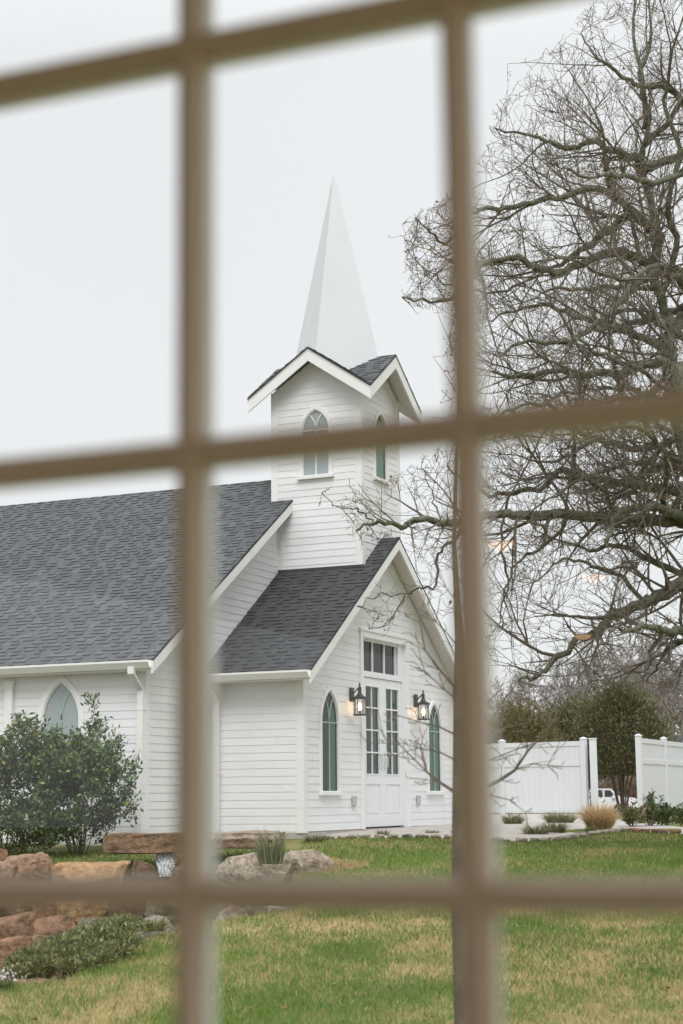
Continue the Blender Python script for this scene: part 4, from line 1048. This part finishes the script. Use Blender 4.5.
# ------------------------------------------------------------------ fences
def fence(name, A, d, nb, bay, H, label, end_first=True, z=None):
    A = Vector(A); d = Vector((d[0], d[1], 0)).normalized(); nrm = Vector((d.y, -d.x, 0))
    if nrm.dot(CAM-A) < 0: nrm = -nrm
    T = thing(name, A, label, 'fence')
    def tr(p): return A+d*p.x+nrm*p.y+UP*p.z
    for i in range(nb+1):
        b = MB(); x = i*bay; b.box(x-.065, x+.065, -.065, .065, -.3, H+.04, tr); b.box(x-.075, x+.075, -.075, .075, H+.04, H+.06, tr)
        vs = [tr(Vector(q)) for q in ((x-.075, -.075, H+.06), (x+.075, -.075, H+.06), (x+.075, .075, H+.06), (x-.075, .075, H+.06), (x, 0, H+.10))]
        b.raw(vs, [(0, 1, 4), (1, 2, 4), (2, 3, 4), (3, 0, 4)]); b.build('post', M['vinyl'], T)
    for i in range(nb):
        x0, x1 = i*bay+.066, (i+1)*bay-.066
        b = MB(); k = int((x1-x0)/.155); wd = (x1-x0)/k
        for j in range(k): b.box(x0+j*wd+.0014, x0+(j+1)*wd-.0014, -.012, .012, .05, H-.02, tr)
        b.box(x0, x1, -.006, .006, .05, H-.02, tr); b.build('panel', M['vinyl'], T)
        for z0, z1 in ((.03, .16), (H*.66, H*.66+.10), (H-.11, H)):
            b = MB(); b.box(x0, x1, -.030, .030, z0, z1, tr); b.build('rail', M['vinyl'], T)
    return T
A = at(586, 817, 40.0); dirL = (at(500, 816.5, 41.2)-A); A.z = gz(*uv_of(A))
fence('privacy_fence', A, (dirL.x, dirL.y), 4, 2.15, 1.70, 'white vinyl privacy fence running from behind the chapel to the gap')
A2 = at(641.5, 815, 38.5); A2.z = gz(*uv_of(A2))+.02
fence('privacy_fence', A2, (0.0, 1.0), 4, 2.4, 1.70, 'white vinyl privacy fence at the right photo edge beyond the bushes')
# open gate leaf seen edge-on beside the left fence
G = at(595.4, 817, 39.8); G.z = gz(*uv_of(G)); GT = thing('fence_gate', G, 'white vinyl gate leaf seen edge on beside the left fence end post', 'gate')
gd = (G-CAM); gd.z = 0; gd.normalize(); gn = Vector((gd.y, -gd.x, 0))
def tg(p): return G+gd*p.x+gn*p.y+UP*p.z
b = MB(); b.box(-.06, .06, -.085, .085, -.1, 1.73, tg); b.build('post', M['vinyl'], GT)
b = MB(); b.box(.061, 1.1, .02, .05, .08, 1.66, tg); b.build('panel', M['vinyl'], GT)
b = MB(); b.box(.061, 1.1, .012, .058, 1.10, 1.18, tg); b.build('rail', M['vinyl'], GT)
b = MB(); b.box(-.075, .075, -.10, .10, 1.73, 1.76, tg); b.build('cap', M['vinyl'], GT)

# ------------------------------------------------------------------ white pickup far behind the gap
def truck():
    v = 122; s = v/F_PX; base = at(618.8, 814.5, v); base.z -= 0
    o = base; ex = RH.copy(); ey = FH.copy()
    T = thing('pickup_truck', o, 'white pickup truck parked far behind the fence gap', 'pickup truck')
    def tr(x, y, z): return o+ex*x+ey*y+UP*z       # x forward (to the right), origin at the front wheel
    prof = [(-4.3, .55), (-4.3, 1.15), (-2.75, 1.18), (-2.6, 1.75), (-2.3, 1.84), (-.95, 1.84), (-.35, 1.28), (.75, 1.16), (.98, 1.0), (1.02, .45), (.5, .38), (-3.9, .38)]
    b = MB(); b.prism([tr(x+.45, 0, z) for x, z in prof], ey*1.9); body = b.build('body', M['carpaint'], T)
    for nm, pts in (('side_window', [(-1.42, 1.25), (-.62, 1.25), (-1.0, 1.72), (-1.42, 1.74)]), ('side_window', [(-2.5, 1.25), (-1.55, 1.25), (-1.55, 1.74), (-2.35, 1.72)])):
        b = MB(); b.prism([tr(x+.45, -.012, z) for x, z in pts], ey*.01); b.build(nm, M['carglass'], T)
    b = MB(); b.prism([tr(-.47, .02, 1.80), tr(.07, .02, 1.31), tr(.07, 1.88, 1.31), tr(-.47, 1.88, 1.80)], (ex*.5+UP*.5)*.03); b.build('windscreen', M['carglass'], T)
    for x in (0, -3.3):
        w_ = MB(); n = 20
        c = [tr(x+.38*math.cos(2*math.pi*k/n), -.03, .38+.38*math.sin(2*math.pi*k/n)) for k in range(n)]; w_.prism(c, ey*.26); wo_ = w_.build('wheel', M['tyre'], T)
        c = [tr(x+.22*math.cos(2*math.pi*k/n), -.045, .38+.22*math.sin(2*math.pi*k/n)) for k in range(n)]; r_ = MB(); r_.prism(c, ey*.02); ro = r_.build('rim', M['rim'], T); put_rel(ro, wo_, T)
    b = MB(); c0 = tr(-.75, -.2, 1.2); b.prism([tr(-0.45, -.22, 1.15), tr(-0.22, -.22, 1.15), tr(-0.22, -.22, 1.36), tr(-0.45, -.22, 1.36)], ey*.2); b.build('mirror', M['carpaint'], T)
    b = MB(); b.prism([tr(1.30, -.012, .82), tr(1.44, -.012, .82), tr(1.42, -.012, 1.0), tr(1.30, -.012, 1.02)], ey*.3); b.build('headlight', M['frost'], T)
def put_rel(o, part, T):
    o.parent = part; o.matrix_parent_inverse = Matrix.Identity(4)
truck()

# ------------------------------------------------------------------ background trees
def evergreen(px, v, H, Wd, label, seed, cols, stems=5, bare=.28, lean=0, n=16000):
    rnd = random.Random(seed); rg = np.random.default_rng(seed); p = at(px, 812, v); u, vv = uv_of(p); base = W(u, vv, gz(u, vv)-.1)
    T = thing('cedar_tree', base, label, 'tree', 'cedars behind the fence'); b = MB(); C_ = []; 
    for k in range(stems):
        a = 2*math.pi*k/stems+rnd.uniform(-.3, .3); o = Vector((math.cos(a), math.sin(a), 0)); tip = base+o*Wd*rnd.uniform(.15, .32)+UP*H*rnd.uniform(.5, .7)
        mid = base+o*Wd*.10+UP*H*.25; b.tube([base+o*.1, mid, tip], [.034, .028, .015], 7, cap=False)
    b.tube([base, base+UP*H*.9], [.06, .02], 7, cap=False); b.build('trunk', M['stem'], T)
    m = 170; cen = []; 
    for k in range(m):
        t = bare+(1-bare)*(k+.5)/m; prof = math.sin(min(1, (t-bare)/(1-bare)*1.6+.30)*math.pi/2)*(1-((t-bare)/(1-bare))**2.6)**.7*Wd/2*1.08
        a = rnd.uniform(0, 2*math.pi); r = prof*math.sqrt(rnd.uniform(.25, 1))*rnd.uniform(.8, 1.12)
        lump = 1+.28*math.sin(a*2+seed)+.16*math.sin(a*3+t*9+seed*2); r *= lump; cen.append((base.x+math.cos(a)*r, base.y+math.sin(a)*r, base.z+t*H+rnd.gauss(0, .05)*H*.4, a, rnd.uniform(.75, 1.25)))
    cen = np.array(cen); idx = rg.integers(0, m, n); c = cen[idx]; out = np.stack([np.cos(c[:, 3]), np.sin(c[:, 3]), 0*c[:, 3]], 1)
    sz = Wd*.085; P_ = c[:, :3]+rg.normal(size=(n, 3))*np.array([sz, sz, sz*1.05]); Nn = unit(out*.5+rg.normal(size=(n, 3))*.5+np.array([0, 0, .75]))
    cl = np.array(cols); col = cl[rg.integers(0, len(cl), n)]*(c[:, 4:5])*rg.uniform(.7, 1.3, n)[:, None]
    ok = P_[:, 2] > base.z+H*(bare-.03); P_, Nn, col = P_[ok], Nn[ok], col[ok]; n = len(P_)
    foliage('crown', P_, Nn, rg.uniform(.09, .22, n), rg.uniform(.03, .055, n), col, T, M['softleaf'])
EG = [(.10, .115, .045), (.155, .15, .065), (.08, .10, .045), (.19, .155, .08)]
EY_ = [(.135, .125, .045), (.175, .155, .06), (.10, .11, .042), (.20, .15, .065)]
evergreen(623, 60, 4.3, 3.1, 'dense dark cedar on several bare stems standing in the fence gap', 1, EG, 8, .34, n=20000)
evergreen(580, 64, 3.9, 3.2, 'dark green cedar behind the left fence end post', 2, EG, 4, .36)
evergreen(552, 66, 3.5, 3.6, 'dull green cedar behind the middle of the left fence', 4, EG, 2, .1)
evergreen(522, 62, 3.7, 3.7, 'yellowish bushy cedar behind the left fence next to the window bar', 3, EY_, 3, .1)
evergreen(492, 66, 3.4, 2.6, 'brownish cedar mostly behind the right window bar', 5, EY_, 2, .1)

def bare_tree(px, v, H, seed, label, lev=4):
    rnd = random.Random(seed); p = at(px, 812, v); u, vv = uv_of(p); base = W(u, vv, gz(u, vv)-.1)
    T = thing('bare_tree', base, label, 'tree', 'bare trees beyond the fence'); B = Branches(.011); tb = MB()
    P = [base, base+Vector((rnd.gauss(0, .1), rnd.gauss(0, .1), H*.22)), base+Vector((rnd.gauss(0, .3), rnd.gauss(0, .3), H*.45))]; tb.tube(P, [.014*H, .012*H, .010*H], 8, cap=False); tb.build('trunk', M['fbark'], T, smooth=True)
    for k in range(7):
        i = rnd.choice((1, 2, 2)); a = rnd.uniform(0, 2*math.pi); d = Vector((math.cos(a)*.75, math.sin(a)*.75, rnd.uniform(.45, 1.3))).normalized()
        grow(B, P[i], d, H*rnd.uniform(.26, .42), .008*H, lev, rnd, .17, .05, kids=(6, 5, 4, 3), shrink=(.45, .72))
    B.mb.build('crown', M['fbark'], T)
for a in ((668, 74, 9.2, 41, 'tall pale grey bare tree behind the right fence panel'), (652, 88, 9.8, 42, 'thin bare tree just behind the left end of the right fence'), (592, 80, 9.2, 43, 'bare tree rising just left of the dense cedar'), (572, 92, 10.4, 44, 'bare tree behind the dull green cedar'), (538, 86, 9.2, 45, 'bare tree between the yellowish and dull cedars'), (505, 84, 9.0, 46, 'bare tree beside the right window bar beyond the fence'), (690, 90, 10.4, 47, 'bare tree at the right photo edge far behind the fence'), (664, 104, 11.0, 48, 'farthest thin bare tree beyond the right fence post'), (640, 108, 11.2, 49, 'far bare tree showing over the right fence end post')):
    bare_tree(*a)
# brown winter thicket far off
def thicket():
    n = 26000; rg = np.random.default_rng(3); U = rg.uniform(-8, 60, n); V = rg.uniform(136, 168, n)+np.abs(U)*.1; z0 = ground_z(U, V); hh = (1.8+3.0*fbm(U*.16, V*.05, 6))*rg.random(n)**.6
    P_ = np.array(CAM)[None]+U[:, None]*np.array(RH)+V[:, None]*np.array(FH); P_[:, 2] = z0+hh
    Nn = unit(rg.normal(size=(n, 3))*.5+np.array([0, 0, .9])); cl = np.array([(.17, .11, .085), (.21, .145, .11), (.13, .095, .075), (.16, .14, .085)]); col = cl[rg.integers(0, 4, n)]*rg.uniform(.7, 1.3, n)[:, None]
    o = foliage('thicket', P_, Nn, rg.uniform(.6, 1.5, n), rg.uniform(.10, .24, n), col, None, M['softleaf']); tag(o, kind='stuff')
thicket()
# low dark roof behind the right fence
sb = at(700, 800, 62); sb.z = gz(*uv_of(sb)); SH = thing('shed', sb, 'low shed with dark grey roof behind the right fence', 'shed')
b = MB()
def ts(x, y, z): return sb+RH*x+FH*y+UP*z
b.prism([ts(-.6, 0, 0), ts(3, 0, 0), ts(3, 0, 1.9), ts(-.6, 0, 1.9)], FH*3); b.build('wall', M['fbark'], SH)
b = MB(); b.prism([ts(-.85, -.3, 1.9), ts(3.2, -.3, 1.9), ts(3.2, 1.5, 2.75), ts(-.85, 1.5, 2.75)], UP*.08); b.prism([ts(-.85, 3.3, 1.9), ts(3.2, 3.3, 1.9), ts(3.2, 1.5, 2.75), ts(-.85, 1.5, 2.75)], UP*.08); b.build('roof', M['deck'], SH)

# ------------------------------------------------------------------ the window we look through, and its room
WY = rad(2.3168); RHO = rad(.2298)
wd1 = Vector((math.cos(WY), math.sin(WY), 0)); wd = wd1*math.cos(RHO)+UP*math.sin(RHO); wu = -wd1*math.sin(RHO)+UP*math.cos(RHO); wn = Vector((-math.sin(WY), math.cos(WY), 0))  # wn = outwards
WO = CAM+FH*1.30+RH*-.1222+UP*.2722; SX, SZ = .2275, .3422
def wp(i, j, d=0): return WO+wd*(SX*i)-wu*(SZ*(j-1))+wn*d
WT = thing('window', wp(.5, 3), 'cream grid window seen from indoors, its blurred bars crossing the whole picture', 'window')
PIN = [(-.0068, -.004), (.0068, -.004), (.0082, .001), (.0088, .009), (.0115, .011), (.0115, .0128), (-.0115, .0128), (-.0115, .011), (-.0088, .009), (-.0082, .001)]
POUT = [(-.0118, .0132), (.0118, .0132), (.0118, .020), (.0105, .030), (.008, .036), (-.008, .036), (-.0105, .030), (-.0118, .020)]
for i in (0, 1):
    b = MB(); b.prism([wp(i, 3)+wd*a+wn*d for a, d in PIN], wu*(SZ*4)); o_ = b.build('vertical_bar', M['muntin'], WT)
    b = MB(); b.prism([wp(i, 3)+wd*a+wn*d for a, d in POUT], wu*(SZ*4)); put_part(b.build('outer_bead', M['trim'], WT), o_)
for j in (0, 1, 2):
    b = MB(); b.prism([wp(-1, j)+wu*a*1.06+wn*(d*.985+.0002) for a, d in PIN], wd*(SX*3)); o_ = b.build('horizontal_bar', M['muntin'], WT)
    b = MB(); b.prism([wp(-1, j)+wu*a*1.06+wn*(d*.985+.0002) for a, d in POUT], wd*(SX*3)); put_part(b.build('outer_bead', M['trim'], WT), o_)
b = MB(); f = .055
def wbox(i0, i1, j0, j1, d0, d1, ei0=0, ei1=0, ej0=0, ej1=0):
    P0 = wp(i0, j0)+wd*ei0+wu*ej0; P1 = wp(i1, j0)+wd*ei1+wu*ej0; P2 = wp(i1, j1)+wd*ei1+wu*ej1; P3 = wp(i0, j1)+wd*ei0+wu*ej1
    b.prism([p+wn*d0 for p in (P0, P1, P2, P3)], wn*(d1-d0))
wbox(-1, -1, 3, -1, -.006, .034, -f, 0, -f, f); wbox(2, 2, 3, -1, -.006, .034, 0, f, -f, f)
wbox(-1, 2, -1, -1, -.006, .034, 0, 0, 0, f); wbox(-1, 2, 3, 3, -.006, .034, 0, 0, -f, 0)
b.build('sash', M['muntin'], WT)
b = MB(); g = .09
wbox(-1, -1, 3, -1, -.02, .10, -f-g, -f, -f-g, f+g); wbox(2, 2, 3, -1, -.02, .10, f, f+g, -f-g, f+g)
wbox(-1, 2, -1, -1, -.02, .10, -f, f, f, f+g); wbox(-1, 2, 3, 3, -.02, .10, -f, f, -f-g, -f); b.build('frame', M['muntin'], WT)
for i in range(-1, 2):
    for j in range(0, 4):
        b = MB(); e_ = .0078
        b.face([wp(i, j)+wd*e_+wu*e_+wn*.013, wp(i+1, j)-wd*e_+wu*e_+wn*.013, wp(i+1, j-1)-wd*e_-wu*e_+wn*.013, wp(i, j-1)+wd*e_-wu*e_+wn*.013]); b.build('pane', M['pane'], WT)
# house wall around the window
CEIL = CAM.z+1.22; FLOOR = CAM.z-1.50
b = MB(); ga = f+g
def wall_rect(xa, xb, za, zb):
    P0 = WO+wd1*xa; b.prism([Vector((P0.x, P0.y, za)), Vector(((WO+wd1*xb).x, (WO+wd1*xb).y, za)), Vector(((WO+wd1*xb).x, (WO+wd1*xb).y, zb)), Vector((P0.x, P0.y, zb))], wn*.12)
xl, xr_ = -SX-ga, 2*SX+ga; zl, zh = wp(0, 3).z-ga, wp(0, -1).z+ga
wall_rect(-4.5, xl, FLOOR, CEIL); wall_rect(xr_, 4.5, FLOOR, CEIL); wall_rect(xl, xr_, FLOOR, zl); 
if zh < CEIL: wall_rect(xl, xr_, zh, CEIL)
tag(b.build('house_wall', M['roomwall']), 'plain house wall around the grid window we look through', 'wall')
def room_rect(name, xa, xb, ya, yb, z, th, m):
    r = MB(); r.prism([(lambda q: Vector((q.x, q.y, z)))(WO+wd1*x+wn*y) for x, y in ((xa, ya), (xb, ya), (xb, yb), (xa, yb))], (0, 0, th)); return tag(r.build(name, m), kind='structure')
room_rect('ceiling', -4.5, 4.5, -14, .5, max(CEIL, zh+.02), .1, M['roomwall']); room_rect('floor', -4.5, 4.5, -14, -.01, FLOOR, -.1, M['roomfloor'])
r = MB(); Pb = WO-wn*14; r.prism([(lambda q, z: Vector((q.x, q.y, z)))(Pb+wd1*x, z) for x, z in ((-4.5, FLOOR), (4.5, FLOOR), (4.5, max(CEIL, zh+.02)), (-4.5, max(CEIL, zh+.02)))], wn*.1)
tag(r.build('back_wall', M['roomwall']), 'plain wall at the far end of the room behind the viewer', 'wall')
CZ = max(CEIL, zh+.02)
for (px, py, lab) in ((501, 541, 'warm ceiling downlight mirrored in the glass, uppermost of the three'), (594, 574, 'warm ceiling downlight mirrored in the glass, middle of the three'), (583, 634, 'warm ceiling downlight mirrored in the glass, lowest of the three')):
    d = ray(px, py); t = (WO+wn*.013-CAM).dot(wn)/d.dot(wn); P = CAM+d*t; dr = d-wn*(2*d.dot(wn)); k = (CZ-P.z)/dr.z; Q = P+dr*k
    t_ = thing('ceiling_light', Q, lab, 'ceiling light', 'ceiling lights of the room behind')
    b = MB(); b.lathe([(.012, -.045), (.036, -.041), (.056, -.028), (.065, -.010), (.065, -.001), (.02, -.001)][::-1], Q, 20); b.build('lens', M['lampwarm'], t_)
    b = MB(); n = 20
    for k_ in range(n):
        a0, a1 = 2*math.pi*k_/n, 2*math.pi*(k_+1)/n; c0, s0, c1, s1 = math.cos(a0), math.sin(a0), math.cos(a1), math.sin(a1)
        b.prism([Q+Vector((.08*c0, .08*s0, -.012)), Q+Vector((.105*c0, .105*s0, -.006)), Q+Vector((.105*c1, .105*s1, -.006)), Q+Vector((.08*c1, .08*s1, -.012))], (0, 0, .005))
    b.build('trim_ring', M['trim'], t_)

# ------------------------------------------------------------------ world, sun, camera
wld = bpy.data.worlds.new('World'); S.world = wld; wld.use_nodes = True; nt = wld.node_tree; N, L = nt.nodes, nt.links; N.clear()
out = N.new('ShaderNodeOutputWorld'); sky = N.new('ShaderNodeTexSky'); sky.sky_type = 'NISHITA'; sky.sun_disc = False
SUN_EL = rad(48); sd_h = (Vector((.42, -.90, 0))).normalized()   # sun stands behind the camera, veiled by cloud
sky.sun_elevation = SUN_EL; sky.sun_rotation = math.atan2(sd_h.x, sd_h.y)
bg1 = N.new('ShaderNodeBackground'); bg1.inputs['Strength'].default_value = .10; L.new(sky.outputs[0], bg1.inputs['Color'])
# cloud deck: brighter towards the zenith as an overcast sky is, with faint mottling
tc = N.new('ShaderNodeTexCoord'); sep = N.new('ShaderNodeSeparateXYZ'); L.new(tc.outputs['Generated'], sep.inputs[0])
mr = N.new('ShaderNodeMapRange'); mr.inputs[1].default_value = .42; mr.inputs[2].default_value = 1.0; mr.inputs[3].default_value = .81; mr.inputs[4].default_value = 2.0; L.new(sep.outputs['Z'], mr.inputs[0])
nz = N.new('ShaderNodeTexNoise'); nz.inputs['Scale'].default_value = 2.2; nz.inputs['Detail'].default_value = 4; L.new(tc.outputs['Generated'], nz.inputs['Vector'])
m2_ = N.new('ShaderNodeMapRange'); m2_.inputs[1].default_value = .3; m2_.inputs[2].default_value = .7; m2_.inputs[3].default_value = .98; m2_.inputs[4].default_value = 1.02; L.new(nz.outputs['Fac'], m2_.inputs[0])
mu = N.new('ShaderNodeMath'); mu.operation = 'MULTIPLY'; L.new(mr.outputs[0], mu.inputs[0]); L.new(m2_.outputs[0], mu.inputs[1])
bg2 = N.new('ShaderNodeBackground'); bg2.inputs['Color'].default_value = (.962, .98, .995, 1); L.new(mu.outputs[0], bg2.inputs['Strength'])
mx = N.new('ShaderNodeMixShader'); mx.inputs[0].default_value = .96; L.new(bg1.outputs[0], mx.inputs[1]); L.new(bg2.outputs[0], mx.inputs[2]); L.new(mx.outputs[0], out.inputs['Surface'])
sl = bpy.data.lights.new('Sun', 'SUN'); sl.energy = 1.5; sl.angle = rad(30); sl.color = (1, .988, .972)
so = bpy.data.objects.new('Sun', sl); C.objects.link(so); sdir = sd_h*math.cos(SUN_EL)+UP*math.sin(SUN_EL); so.rotation_euler = sdir.to_track_quat('Z', 'Y').to_euler(); so.location = (0, -20, 30)

cd = bpy.data.cameras.new('Camera'); co = bpy.data.objects.new('Camera', cd); C.objects.link(co)
mw = Matrix((R3, U3, -F2)).transposed().to_4x4(); mw.translation = CAM; co.matrix_world = mw
cd.sensor_fit = 'VERTICAL'; cd.sensor_height = 36; cd.sensor_width = 24; cd.lens = F_PX/1024*36; cd.clip_start = .05; cd.clip_end = 6000
cd.dof.use_dof = True; cd.dof.focus_distance = 26.5; cd.dof.aperture_fstop = 3.3
S.camera = co
S.view_settings.view_transform = 'Standard'; S.view_settings.look = 'None'; S.view_settings.exposure = .22; S.view_settings.gamma = 1; S.view_settings.use_curve_mapping = False
S.render.resolution_x = 683; S.render.resolution_y = 1024
S.cycles.max_bounces = 8; S.cycles.transparent_max_bounces = 12
